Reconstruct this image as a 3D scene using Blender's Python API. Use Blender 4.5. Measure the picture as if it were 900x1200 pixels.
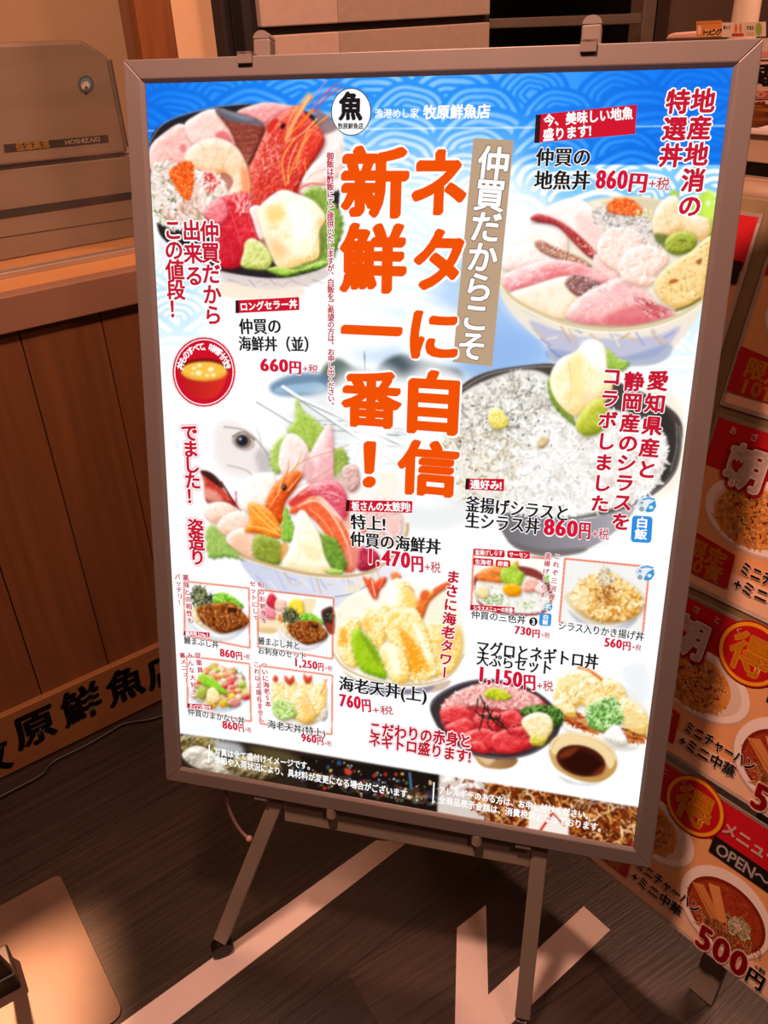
import bpy, bmesh, math, random
import numpy as np
from mathutils import Vector, Matrix, geometry
random.seed(7)
SC = bpy.context.scene
COL = SC.collection
for o in list(bpy.data.objects):
    bpy.data.objects.remove(o)

# ------------------------------------------------------------------ camera
H_CAM = 1.15
FOC = 992.0                                    # focal length in pixels of the 900 x 1200 frame
R_CAM = np.array([[0.9681792742811313, 0.0930567533033583, -0.23231300763643836],
                  [0.24702999933717282, -0.5039775986684301, 0.8276368524104439],
                  [-0.04006335332852648, -0.8586891292575197, -0.5109284754396022]])
cam_d = bpy.data.cameras.new('camera')
cam_d.sensor_fit = 'VERTICAL'
cam_d.sensor_height = 36.0
cam_d.sensor_width = 27.0
cam_d.lens = FOC * 36.0 / 1200.0
cam_d.clip_start = 0.02
cam = bpy.data.objects.new('camera', cam_d)
COL.objects.link(cam)
_m = Matrix.Identity(4)
for i in range(3):
    _m[i][0] = R_CAM[i][0]; _m[i][1] = -R_CAM[i][1]; _m[i][2] = -R_CAM[i][2]
_m[2][3] = H_CAM
cam.matrix_world = _m
SC.camera = cam

# ------------------------------------------------------------------ world, lamps, exposure
w = bpy.data.worlds.new('world'); SC.world = w; w.use_nodes = True
w.node_tree.nodes['Background'].inputs[0].default_value = (1.0, 0.40, 0.24, 1)
w.node_tree.nodes['Background'].inputs[1].default_value = 0.02
def lamp(name, kind, loc, target, power, col, size=0.1, spot=None, blend=0.3):
    l = bpy.data.lights.new(name, kind); l.energy = power; l.color = col
    if kind == 'AREA': l.shape = 'DISK'; l.size = size
    else: l.shadow_soft_size = size
    if spot: l.spot_size = math.radians(spot); l.spot_blend = blend
    o = bpy.data.objects.new(name, l); COL.objects.link(o)
    o.location = loc
    o.rotation_euler = (Vector(target) - Vector(loc)).to_track_quat('-Z', 'Y').to_euler()
    return o
WARM = (1.0, 0.50, 0.35)
lamp('ceiling_lamp_light', 'AREA', (-0.30, 0.38, 2.05), (-0.25, 0.50, 0), 30, WARM, 0.16)
lamp('pillar_fill_light', 'AREA', (0.80, 1.55, 2.60), (0.7, 2.2, 1.1), 44, (1.0, 0.48, 0.31), 0.4)  # added fill without a fitting, brightens the pillar wall
lamp('board_fill_light', 'AREA', (0.95, -0.25, 2.55), (0.3, 0.85, 0.6), 11, (1.0, 0.47, 0.33), 0.22)  # unseen lamp added at front right to lift the menu signboard
lamp('machine_fill_light', 'AREA', (-0.90, 1.16, 1.80), (-0.72, 1.40, 1.0), 1.6, (1.0, 0.47, 0.19), 0.25)  # extra lamp put behind the pane to brighten the cabinet
lamp('counter_lamp_light', 'SPOT', (-1.22, 0.66, 1.03), (-0.85, 0.46, 0), 330, (1.0, 0.44, 0.22), 0.012, 30, 0.6)
vs = SC.view_settings
SC.display_settings.display_device = 'sRGB'
vs.view_transform = 'Standard'; vs.look = 'None'; vs.exposure = 0.0; vs.gamma = 1.0
vs.use_curve_mapping = False

# ------------------------------------------------------------------ helpers: measuring
def ray(x, y):
    v = R_CAM @ np.array([(x - 450) / FOC, (y - 600) / FOC, 1.0])
    return v / np.linalg.norm(v)
CAMP = np.array([0, 0, H_CAM])
def on_plane(x, y, p0, n):
    r = ray(x, y)
    return CAMP + r * (((np.asarray(p0) - CAMP) @ n) / (r @ n))
def on_floor(x, y, z=0.0):
    return on_plane(x, y, (0, 0, z), np.array([0, 0, 1.0]))

# ------------------------------------------------------------------ helpers: materials
def srgb(c):
    if isinstance(c, str):
        c = c.lstrip('#'); c = [int(c[i:i+2], 16) / 255 for i in (0, 2, 4)]
    return [x / 12.92 if x <= 0.04045 else ((x + 0.055) / 1.055) ** 2.4 for x in c]
def mat(name, col, rough=0.5, metal=0.0, noise=0.0, scale=20.0, stretch=(1, 1, 1), bump=0.0, col2=None, spec=0.5):
    m = bpy.data.materials.new(name); m.use_nodes = True
    nt = m.node_tree; b = nt.nodes['Principled BSDF']
    b.inputs['Roughness'].default_value = rough; b.inputs['Metallic'].default_value = metal
    b.inputs['Specular IOR Level'].default_value = spec
    c = tuple(srgb(col)) + (1,)
    tc = nt.nodes.new('ShaderNodeTexCoord'); mp = nt.nodes.new('ShaderNodeMapping')
    mp.inputs['Scale'].default_value = stretch
    nz = nt.nodes.new('ShaderNodeTexNoise'); nz.inputs['Scale'].default_value = scale
    nz.inputs['Detail'].default_value = 6
    nt.links.new(tc.outputs['Object'], mp.inputs[0]); nt.links.new(mp.outputs[0], nz.inputs['Vector'])
    rp = nt.nodes.new('ShaderNodeValToRGB')
    c2 = tuple(srgb(col2)) + (1,) if col2 else tuple(x * (1 - noise) for x in c[:3]) + (1,)
    rp.color_ramp.elements[0].position = 0.3; rp.color_ramp.elements[0].color = c2
    rp.color_ramp.elements[1].position = 0.7; rp.color_ramp.elements[1].color = c
    nt.links.new(nz.outputs['Fac'], rp.inputs[0]); nt.links.new(rp.outputs[0], b.inputs['Base Color'])
    if bump:
        bp = nt.nodes.new('ShaderNodeBump'); bp.inputs['Strength'].default_value = bump
        bp.inputs['Distance'].default_value = 0.002
        nt.links.new(nz.outputs['Fac'], bp.inputs['Height']); nt.links.new(bp.outputs[0], b.inputs['Normal'])
    return m
def print_mat(name, emit):
    """printed sheet: colours from the mesh's own colour attribute; backlit when emit > 0"""
    m = bpy.data.materials.new(name); m.use_nodes = True
    nt = m.node_tree; b = nt.nodes['Principled BSDF']
    at = nt.nodes.new('ShaderNodeVertexColor'); at.layer_name = 'ink'
    if emit:
        b.inputs['Base Color'].default_value = (0.004, 0.004, 0.004, 1); b.inputs['Roughness'].default_value = 0.6
        b.inputs['Specular IOR Level'].default_value = 0.02
        nt.links.new(at.outputs['Color'], b.inputs['Emission Color']); b.inputs['Emission Strength'].default_value = emit
        m.cycles.emission_sampling = 'NONE'
    else:
        nt.links.new(at.outputs['Color'], b.inputs['Base Color']); b.inputs['Roughness'].default_value = 0.45
    return m
def plank_mat(name, dark, light, ang, plank=0.15, length=1.2, rough=0.38):
    m = bpy.data.materials.new(name); m.use_nodes = True
    nt = m.node_tree; b = nt.nodes['Principled BSDF']; L = nt.links.new
    tc = nt.nodes.new('ShaderNodeTexCoord')
    mp = nt.nodes.new('ShaderNodeMapping'); mp.inputs['Rotation'].default_value = (0, 0, -ang)
    L(tc.outputs['Object'], mp.inputs[0])
    st = nt.nodes.new('ShaderNodeMapping'); st.inputs['Scale'].default_value = (2.2, 55, 1); L(mp.outputs[0], st.inputs[0])
    nz = nt.nodes.new('ShaderNodeTexNoise'); nz.inputs['Scale'].default_value = 2.0; nz.inputs['Detail'].default_value = 9
    nz.inputs['Roughness'].default_value = 0.65; L(st.outputs[0], nz.inputs['Vector'])
    bk = nt.nodes.new('ShaderNodeTexBrick'); bk.offset = 0.37
    bk.inputs['Scale'].default_value = 1.0; bk.inputs['Brick Width'].default_value = length; bk.inputs['Row Height'].default_value = plank
    bk.inputs['Mortar Size'].default_value = 0.0012; bk.inputs['Color1'].default_value = (0.75, 0.75, 0.75, 1)
    bk.inputs['Color2'].default_value = (1.15, 1.15, 1.15, 1); bk.inputs['Mortar'].default_value = (0.25, 0.25, 0.25, 1)
    L(mp.outputs[0], bk.inputs['Vector'])
    rp = nt.nodes.new('ShaderNodeValToRGB')
    rp.color_ramp.elements[0].position = 0.32; rp.color_ramp.elements[0].color = tuple(srgb(dark)) + (1,)
    rp.color_ramp.elements[1].position = 0.72; rp.color_ramp.elements[1].color = tuple(srgb(light)) + (1,)
    L(nz.outputs['Fac'], rp.inputs[0])
    mx = nt.nodes.new('ShaderNodeMix'); mx.data_type = 'RGBA'; mx.blend_type = 'MULTIPLY'; mx.inputs[0].default_value = 1
    L(rp.outputs[0], mx.inputs[6]); L(bk.outputs['Color'], mx.inputs[7]); L(mx.outputs[2], b.inputs['Base Color'])
    b.inputs['Roughness'].default_value = rough
    bp = nt.nodes.new('ShaderNodeBump'); bp.inputs['Strength'].default_value = 0.5; bp.inputs['Distance'].default_value = 0.0015
    L(nz.outputs['Fac'], bp.inputs['Height']); L(bp.outputs[0], b.inputs['Normal'])
    return m
def glass_mat(name, haze=0.10):
    m = bpy.data.materials.new(name); m.use_nodes = True
    nt = m.node_tree; nt.nodes.clear(); L = nt.links.new
    out = nt.nodes.new('ShaderNodeOutputMaterial'); tr = nt.nodes.new('ShaderNodeBsdfTransparent')
    gl = nt.nodes.new('ShaderNodeBsdfGlossy'); gl.inputs['Roughness'].default_value = 0.08
    df = nt.nodes.new('ShaderNodeBsdfDiffuse'); df.inputs[0].default_value = (0.55, 0.5, 0.45, 1)
    fr = nt.nodes.new('ShaderNodeValue'); fr.outputs[0].default_value = 0.035
    m1 = nt.nodes.new('ShaderNodeMixShader'); m2 = nt.nodes.new('ShaderNodeMixShader')
    nz = nt.nodes.new('ShaderNodeTexNoise'); nz.inputs['Scale'].default_value = 5; nz.inputs['Detail'].default_value = 4
    ma = nt.nodes.new('ShaderNodeMath'); ma.operation = 'MULTIPLY'; ma.inputs[1].default_value = haze * 2
    tc = nt.nodes.new('ShaderNodeTexCoord'); L(tc.outputs['Object'], nz.inputs['Vector'])
    L(nz.outputs['Fac'], ma.inputs[0])
    L(ma.outputs[0], m1.inputs[0]); L(tr.outputs[0], m1.inputs[1]); L(df.outputs[0], m1.inputs[2])
    L(fr.outputs[0], m2.inputs[0]); L(m1.outputs[0], m2.inputs[1]); L(gl.outputs[0], m2.inputs[2])
    L(m2.outputs[0], out.inputs[0])
    return m

# ------------------------------------------------------------------ helpers: meshes and objects
def link(o, parent=None):
    COL.objects.link(o)
    if parent is not None: o.parent = parent
    return o
def obj(name, bm, m, parent=None, bevel=0.0, seg=2, smooth=False):
    me = bpy.data.meshes.new(name)
    bmesh.ops.recalc_face_normals(bm, faces=bm.faces)
    if bevel:
        ed = [e for e in bm.edges if len(e.link_faces) == 2 and e.calc_face_angle(0) > 0.5]
        bmesh.ops.bevel(bm, geom=ed, offset=bevel, segments=seg, affect='EDGES', profile=0.5)
    bm.to_mesh(me); bm.free()
    if m: me.materials.append(m)
    if smooth:
        for p in me.polygons: p.use_smooth = True
    return link(bpy.data.objects.new(name, me), parent)
def thing(name, label, cat, group=None):
    o = bpy.data.objects.new(name, None); COL.objects.link(o)
    o.empty_display_size = 0.05
    return tag(o, label, cat, group)
def tag(o, label, cat, group=None):
    o['label'] = label; o['category'] = cat
    if group: o['group'] = group
    return o
def struct(o):
    o['kind'] = 'structure'; return o
def hull(bm, pts):
    """box-like solid from 8 points: 4 of the front ring, 4 of the back ring"""
    v = [bm.verts.new(Vector(p)) for p in pts]
    n = len(v) // 2
    bm.faces.new(v[:n]); bm.faces.new(v[n:][::-1])
    for i in range(n):
        j = (i + 1) % n
        bm.faces.new((v[i], v[j], v[n + j], v[n + i]))
    return bm
def slab(quad, d, bm=None):
    """polygon (world points) extruded by vector d"""
    bm = bm or bmesh.new()
    return hull(bm, [np.asarray(p, float) for p in quad] + [np.asarray(p, float) + np.asarray(d, float) for p in quad])
def box(o, ax, ay, az, bm=None):
    """box from corner o along three edge vectors"""
    o, ax, ay, az = (np.asarray(k, float) for k in (o, ax, ay, az))
    return slab([o, o + ax, o + ax + ay, o + ay], az, bm)
def tube(path, r, n=12, bm=None, cap=True):
    bm = bm or bmesh.new()
    path = [Vector(p) for p in path]; rings = []
    for i, p in enumerate(path):
        t = (path[min(i + 1, len(path) - 1)] - path[max(i - 1, 0)]).normalized()
        a = t.orthogonal().normalized() if i == 0 else (rings_a - t * rings_a.dot(t)).normalized()
        rings_a = a; b = t.cross(a)
        rr = r[i] if isinstance(r, (list, tuple)) else r
        rings.append([bm.verts.new(p + (a * math.cos(k * 2 * math.pi / n) + b * math.sin(k * 2 * math.pi / n)) * rr) for k in range(n)])
    for q, s in zip(rings, rings[1:]):
        for k in range(n):
            bm.faces.new((q[k], q[(k + 1) % n], s[(k + 1) % n], s[k]))
    if cap:
        bm.faces.new(rings[0][::-1]); bm.faces.new(rings[-1])
    return bm
def bezier(p0, p1, p2, p3, n=14):
    p0, p1, p2, p3 = (np.asarray(p, float) for p in (p0, p1, p2, p3))
    return [(1 - t) ** 3 * p0 + 3 * t * (1 - t) ** 2 * p1 + 3 * t * t * (1 - t) * p2 + t ** 3 * p3 for t in np.linspace(0, 1, n)]
def bar(p, q, wdir, wid, dep, bm=None):
    """rectangular bar from p to q; wdir = width direction"""
    p, q, wd = (np.asarray(k, float) for k in (p, q, wdir))
    t = (q - p) / np.linalg.norm(q - p); wd = wd - t * (wd @ t); wd /= np.linalg.norm(wd); dd = np.cross(t, wd)
    c = [p + wd * sx * wid / 2 + dd * sy * dep / 2 for sx, sy in ((-1, -1), (1, -1), (1, 1), (-1, 1))]
    return slab(c, q - p, bm)

# ------------------------------------------------------------------ printing: lettering and flat ink as mesh
_glyphs = {}
def glyph(ch):
    """outline of one character from Blender's built-in font: (verts Nx2, triangles, advance)"""
    if ch in _glyphs: return _glyphs[ch]
    c = bpy.data.curves.new('t', 'FONT'); c.body = ch; c.size = 1; c.resolution_u = 3; c.fill_mode = 'FRONT'
    o = bpy.data.objects.new('t', c); COL.objects.link(o)
    dg = bpy.context.evaluated_depsgraph_get()
    me = bpy.data.meshes.new_from_object(o.evaluated_get(dg))
    v = np.array([x.co[:2] for x in me.vertices]).reshape(-1, 2)
    f = []
    for p in me.polygons:
        k = list(p.vertices)
        for i in range(1, len(k) - 1): f.append((k[0], k[i], k[i + 1]))
    bpy.data.meshes.remove(me); bpy.data.objects.remove(o); bpy.data.curves.remove(c)
    adv = 1.0 if ord(ch) > 0x2000 else ((v[:, 0].max() - v[:, 0].min()) + 0.09 if len(v) else 0.28)
    if ord(ch) <= 0x2000 and len(v): v = v - np.array([v[:, 0].min() - 0.045, 0])
    if ch == ',' and len(v): adv = .36; v = v + np.array([(adv - v[:, 0].max() - v[:, 0].min()) / 2, 0])
    if ch.isdigit() and len(v): adv = .575; v = v + np.array([(adv - v[:, 0].max() - v[:, 0].min()) / 2, 0])
    _glyphs[ch] = (v, np.array(f, int).reshape(-1, 3), adv)
    return _glyphs[ch]
class Ink:
    """collects flat coloured triangles in sheet coordinates (metres, x right, y up), layer = height step"""
    def __init__(self, px=None):
        self.v, self.f, self.c, self.n = [], [], [], 0
        self.px = px or (lambda x, y: (x, y))      # measured coordinates -> sheet coordinates
    def add(self, v, f, col, layer):
        v = np.asarray(v, float)
        if len(f) == 0: return
        self.v.append(np.column_stack([v, np.full(len(v), layer)])); self.f.append(np.asarray(f) + self.n)
        col = np.asarray(col, float)
        self.c.append(np.tile(col, (len(v), 1)) if col.ndim == 1 else col); self.n += len(v)
    def poly(self, pts, col, layer=1):
        p = [self.px(*q) for q in pts]
        tri = geometry.tessellate_polygon([[Vector((a, b, 0)) for a, b in p]])
        self.add(p, tri, srgb(col), layer)
    def ell(self, cx, cy, rx, ry, col, layer=1, rot=0, n=40):
        a = np.linspace(0, 2 * math.pi, n, endpoint=False); c, s = math.cos(rot), math.sin(rot)
        self.poly([(cx + rx * math.cos(t) * c - ry * math.sin(t) * s, cy + rx * math.cos(t) * s + ry * math.sin(t) * c) for t in a], col, layer)
    def ring(self, cx, cy, rx, ry, wd, col, layer=1, n=48):
        a = np.linspace(0, 2 * math.pi, n, endpoint=False)
        o = [self.px(cx + rx * math.cos(t), cy + ry * math.sin(t)) for t in a]
        i = [self.px(cx + (rx - wd) * math.cos(t), cy + (ry - wd) * math.sin(t)) for t in a]
        f = []
        for k in range(n):
            j = (k + 1) % n; f += [(k, j, n + j), (k, n + j, n + k)]
        self.add(o + i, f, srgb(col), layer)
    def line(self, pts, wd, col, layer=1):
        for (x0, y0), (x1, y1) in zip(pts, pts[1:]):
            dx, dy = x1 - x0, y1 - y0; l = math.hypot(dx, dy) or 1; nx, ny = -dy / l * wd / 2, dx / l * wd / 2
            ex, ey = dx / l * wd / 2, dy / l * wd / 2
            self.poly([(x0 + nx - ex, y0 + ny - ey), (x1 + nx + ex, y1 + ny + ey), (x1 - nx + ex, y1 - ny + ey), (x0 - nx - ex, y0 - ny - ey)], col, layer)
    def put(self, ch, org, ex, ey, col, layer, bold=(0, 0), slant=0.0, nb=8):
        """glyph with em-box axes ex, ey (sheet vectors) and em-box centre org"""
        v, f, adv = glyph(ch)
        if len(f) == 0: return
        g = v - np.array([adv / 2, 0.38])
        ph = [(0, 0)]
        if bold[0] or bold[1]:
            ph = [(bold[0] * math.cos(k * 2 * math.pi / nb + slant) , bold[1] * math.sin(k * 2 * math.pi / nb + slant)) for k in range(nb)] + [(0, 0)]
            if slant:
                c, s = math.cos(slant), math.sin(slant)
                ph = [(bold[0] * math.cos(k * 2 * math.pi / nb) * c - bold[1] * math.sin(k * 2 * math.pi / nb) * s,
                       bold[0] * math.cos(k * 2 * math.pi / nb) * s + bold[1] * math.sin(k * 2 * math.pi / nb) * c) for k in range(nb)] + [(0, 0)]
        for dx, dy in ph:
            q = g + np.array([dx, dy])
            self.add(np.asarray(org) + q[:, :1] * np.asarray(ex) + q[:, 1:] * np.asarray(ey), f, col, layer)
    def text(self, s, p0, p1, size, col, layer=4, vert=False, bold=(.02, .02), slant=0.0, out=None, ow=0.08, out2=None, ow2=0.13, wide=1.0):
        """lettering whose first and last character CENTRES (vertical) or whose left and right ENDS (horizontal) lie at p0, p1"""
        a, b = np.array(self.px(*p0)), np.array(self.px(*p1))
        m = (np.array(p0) + np.array(p1)) / 2
        d = (b - a); ln = np.linalg.norm(d); d = d / (ln or 1)
        if vert:
            ey = -d; ex = np.array([-d[1], d[0]])
            sz = np.linalg.norm(np.array(self.px(m[0] + size, m[1])) - np.array(self.px(*m)))
            n = len(s)
            org = [a + d * ln * k / max(n - 1, 1) for k in range(n)]
        else:
            ex = d; ey = np.array([-d[1], d[0]])
            sz = np.linalg.norm(np.array(self.px(m[0], m[1] + size)) - np.array(self.px(*m)))
            adv = [glyph(c)[2] for c in s]; tot = sum(adv); x = 0; org = []
            for c in adv:
                org.append(a + d * ln * (x + c / 2) / tot); x += c
            wide = wide * min(1.35, max(0.6, ln / (tot * sz)))
        for ch, o in zip(s, org):
            if ch in ' 　': continue
            X, Y = ex * sz * wide, ey * sz
            if vert and ch == 'ー': X, Y = ey * sz, -ex * sz * wide
            if vert and ch in '、。': o = o + ex * sz * .55 + ey * sz * .55
            if out2: self.put(ch, o, X, Y, srgb(out2), layer - 2, (ow2, ow2), nb=10)
            if out: self.put(ch, o, X, Y, srgb(out), layer - 1, (ow, ow), nb=10)
            self.put(ch, o, X, Y, srgb(col), layer, bold, slant)
    def mesh(self, name, frame, step, m, base=None):
        """frame(x, y, h) -> world; base = (verts, faces, colours) of an underlying colour grid"""
        v = np.concatenate(self.v) if self.v else np.zeros((0, 3)); f = np.concatenate(self.f) if self.f else np.zeros((0, 3), int)
        c = np.concatenate(self.c) if self.c else np.zeros((0, 3))
        V = np.column_stack([v[:, :2], v[:, 2] * step])
        loops = [f.ravel()]; starts = np.arange(len(f)) * 3; tot = np.full(len(f), 3)
        if base is not None:
            bv, bf, bc = base
            starts = np.concatenate([starts, len(f) * 3 + np.arange(len(bf)) * 4]); tot = np.concatenate([tot, np.full(len(bf), 4)])
            loops.append((bf + len(V)).ravel()); V = np.concatenate([V, bv]); c = np.concatenate([c, bc])
        Wd = frame(V)
        loops = np.concatenate(loops).astype(np.int32)
        me = bpy.data.meshes.new(name)
        me.vertices.add(len(Wd)); me.vertices.foreach_set('co', Wd.astype(np.float32).ravel())
        me.loops.add(len(loops)); me.loops.foreach_set('vertex_index', loops)
        me.polygons.add(len(starts)); me.polygons.foreach_set('loop_start', starts.astype(np.int32))
        try: me.polygons.foreach_set('loop_total', tot.astype(np.int32))
        except Exception: pass
        me.update(calc_edges=True)
        at = me.color_attributes.new('ink', 'FLOAT_COLOR', 'POINT')
        at.data.foreach_set('color', np.column_stack([np.clip(c, 0, 1), np.ones(len(c))]).astype(np.float32).ravel())
        me.materials.append(m)
        return bpy.data.objects.new(name, me)

# ================================================================== THE SETTING
Z3 = np.array([0, 0, 1.0])
# counter run: measured from its foot line on the floor
CA = on_floor(0, 908); CD = on_floor(187, 817) - CA; CD[2] = 0; CD /= np.linalg.norm(CD)   # along the counter
CN = np.array([CD[1], -CD[0], 0])                                                          # towards the room
if CN @ (CAMP - CA) < 0: CN = -CN
def on_counter(x, y, back=0.0):
    return on_plane(x, y, CA - CN * back, CN)
def cpt(s, z, back=0.0):
    return CA + CD * s + Z3 * z - CN * back
def s_of(x, y, back=0.0):
    return float((on_counter(x, y, back) - CA) @ CD)

f0, f1 = on_floor(70, 1030), on_floor(300, 897)
M_floor = plank_mat('dark wood floor', '#15100c', '#2f251c', math.atan2((f1 - f0)[1], (f1 - f0)[0]), 0.15, 1.3, 0.36)
M_stripe = mat('pale floor inlay', '#d6c9c4', 0.45, noise=0.05, scale=8)
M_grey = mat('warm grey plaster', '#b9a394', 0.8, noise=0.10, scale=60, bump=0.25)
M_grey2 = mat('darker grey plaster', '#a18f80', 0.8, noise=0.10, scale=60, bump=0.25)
M_beige = mat('beige wall paint', '#d8b58c', 0.75, noise=0.06, scale=6)
M_dark = mat('dark recess', '#1c1512', 0.7, noise=0.2, scale=5)
M_brownwood = mat('stained post wood', '#8a5226', 0.5, noise=0.35, scale=4, stretch=(14, 14, 1))
M_steel = mat('brushed steel', '#b9aea2', 0.34, metal=0.9, noise=0.12, scale=8, stretch=(1, 1, 20))
M_ceil = mat('ceiling paint', '#cfc8be', 0.85, noise=0.03, scale=5)

bm = bmesh.new(); box((-3.2, -2.2, -0.05), (6.4, 0, 0), (0, 7.2, 0), (0, 0, 0.05), bm)
struct(obj('floor', bm, M_floor))
bm = bmesh.new(); box((-3.2, -2.2, 2.72), (6.4, 0, 0), (0, 7.2, 0), (0, 0, 0.05), bm)
struct(obj('ceiling', bm, M_ceil))
bm = bmesh.new(); box((-3.2, 5.0, 0), (6.4, 0, 0), (0, 0.1, 0), (0, 0, 2.72), bm)
struct(obj('wall_back', bm, M_dark))
bm = bmesh.new(); box((-3.3, -2.2, 0), (0.1, 0, 0), (0, 7.2, 0), (0, 0, 2.72), bm)
struct(obj('wall_left', bm, M_beige))
bm = bmesh.new(); box((3.2, -2.2, 0), (0.1, 0, 0), (0, 7.2, 0), (0, 0, 2.72), bm)
struct(obj('wall_right', bm, M_grey))

# white floor inlays
def floor_shape(name, px, m, z0=0.0, th=0.0012):
    return obj(name, slab([on_floor(*p, z0) for p in px], (0, 0, th)), m)
struct(floor_shape('trim_1', [(138, 1203), (441, 985), (478, 987), (198, 1203), (170, 1222), (112, 1222)], M_stripe))
struct(floor_shape('trim_2', [(535.5, 1088), (569.5, 1061), (572, 1166.5), (684, 1062.5), (715, 1090.5), (604, 1196), (566, 1230), (532, 1260)], M_stripe))

# the wall line that carries on from the counter, above and behind the signboard
def wall_piece(name, x0, x1, back, th, m, z0=0.0, z1=2.72, kind=True, y=30):
    s0, s1 = s_of(x0, y, back), s_of(x1, y, back)
    q = [cpt(s0, z0, back), cpt(s1, z0, back), cpt(s1, z1, back), cpt(s0, z1, back)]
    o = obj(name, slab(q, -CN * th), m, bevel=0.002)
    return struct(o) if kind else o
wall_piece('trim_3', 161.5, 203.5, 0.08, 0.06, M_brownwood)
wall_piece('wall_service', 203.7, 260, 0.09, 0.06, M_beige)
wall_piece('wall_recess', 260.5, 306, 0.062, 0.12, M_dark)
wall_piece('wall_kitchen', -420, 162, 0.62, 0.05, M_beige)
M_black = mat('black metal', '#0d0b0a', 0.4, noise=0.2, scale=10)
wall_piece('trim_4', 272.5, 285, 0.054, 0.006, M_black)
gz = on_counter(440, 29.5, 0.05)[2]
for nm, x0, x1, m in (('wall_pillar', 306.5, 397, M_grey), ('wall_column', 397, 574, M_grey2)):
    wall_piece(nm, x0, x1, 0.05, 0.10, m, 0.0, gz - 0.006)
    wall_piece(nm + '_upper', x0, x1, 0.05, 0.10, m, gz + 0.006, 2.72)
wall_piece('trim_5', 306.5, 574, 0.062, 0.02, M_dark, gz - 0.0065, gz + 0.0065)
# steel rail and post in the dark opening right of the column
q0 = on_counter(573, 22, 0.10); q1 = on_counter(573, 34, 0.10); q2 = on_counter(752, 28, 0.10); q3 = on_counter(752, 15.5, 0.10)
struct(obj('trim_6', slab([q1, q2, q3, q0], -CN * 0.03), M_steel, bevel=0.002))
a, b = on_counter(750, 60, 0.16), on_counter(764, 60, 0.16)
struct(obj('trim_7', slab([a - Z3 * 1.0, b - Z3 * 1.0, b + Z3 * 1.5, a + Z3 * 1.5], -CN * 0.04), M_steel, bevel=0.002))
M_slate = mat('smoky partition', '#5b4a40', 0.5, noise=0.3, scale=3)
a, b = on_counter(783, 30, 0.3), on_counter(990, 30, 0.3)
struct(obj('wall_partition', slab([a - Z3 * 1.0, b - Z3 * 1.0, b + Z3 * 1.5, a + Z3 * 1.5], -CN * 0.04), M_slate))

# ================================================================== THE WOODEN COUNTER (left)
M_panel = mat('counter panel wood', '#6c4324', 0.5, noise=0.26, scale=4.2, stretch=(16, 16, 0.7))
M_panel2 = mat('counter fascia wood', '#866450', 0.45, noise=0.10, scale=6)
M_top = mat('counter top wood', '#c08a55', 0.4, noise=0.12, scale=4)
M_board = mat('name board wood', '#7c512a', 0.55, noise=0.18, scale=3, stretch=(2, 2, 14))
M_sumi = mat('black brush paint', '#0a0807', 0.6)
S0, S1 = -1.1, s_of(161.5, 30, 0.08) - .004
z_fb = float(on_counter(80, 372.2)[2]); z_ft = float(on_counter(80, 332.5, -0.012)[2])
z_board = float(on_counter(94, 793)[2])
counter = thing('service_counter', 'wooden shop counter with brown vertical panels along the left side', 'counter')
counter.location = CA
def cpart(name, bm, m, parent=None, **k):
    o = obj(name, bm, m, None, **k); o.parent = parent or counter
    o.matrix_parent_inverse = Matrix.Translation(-Vector(CA)) if parent is None else Matrix.Identity(4)
    return o
pe = [s_of(25, 400) + k * (s_of(124, 400) - s_of(25, 400)) for k in range(-9, 8)]
edges_s = [s for s in pe if S0 < s < S1]
bm = bmesh.new(); cs = [S0] + edges_s + [S1]
for a, b in zip(cs, cs[1:]):
    slab([cpt(a + .0011, 0.0), cpt(b - .0011, 0.0), cpt(b - .0011, z_fb + .01), cpt(a + .0011, z_fb + .01)], -CN * 0.02, bm)
cpart('front_panel', bm, M_panel)
bm = bmesh.new(); slab([cpt(S0, 0, .021), cpt(S1, 0, .021), cpt(S1, z_ft - .03, .021), cpt(S0, z_ft - .03, .021)], -CN * 0.25, bm)
cpart('carcass', bm, M_dark)
bm = bmesh.new(); slab([cpt(S0, z_fb, -.012), cpt(S1, z_fb, -.012), cpt(S1, z_ft, -.012), cpt(S0, z_ft, -.012)], -CN * 0.03, bm)
cpart('fascia', bm, M_panel2, bevel=0.002)
sill = on_plane(80, 312.5, (0, 0, z_ft), Z3); back = float((CA - sill) @ CN)
bm = bmesh.new(); slab([cpt(S0, z_ft - .02, .018), cpt(S1, z_ft - .02, .018), cpt(S1, z_ft, .018), cpt(S0, z_ft, .018)], -CN * (0.30), bm)
cpart('countertop', bm, M_top)
bm = bmesh.new(); slab([cpt(S0, 0.004, -.014), cpt(S1, 0.004, -.014), cpt(S1, z_board, -.014), cpt(S0, z_board, -.014)], -CN * 0.014, bm)
nb = cpart('name_board', bm, M_board, bevel=0.001)
# brush lettering on the name board
ink = Ink()
def bxy(x, y):
    p = on_counter(x, y, -.0145); return np.array([(p - CA) @ CD, p[2]])
for ch, q in (('牧', (-14, 891)), ('原', (41, 852)), ('鮮', (95.5, 825)), ('魚', (147, 802)), ('店', (193, 783))):
    c = bxy(*q)
    ink.put(ch, c, np.array([.074, 0]), np.array([.003, .080]), srgb('#0a0807'), 1, (.044, .03), 0.5)
def bframe(V):
    return CA + V[:, :1] * CD + V[:, 1:2] * Z3 + CN * 0.0142 + V[:, 2:] * CN
lt = link(ink.mesh('lettering', bframe, 0.0004, print_mat('brush ink', 0)), nb)
lt['label'] = 'black brush lettering'

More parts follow.
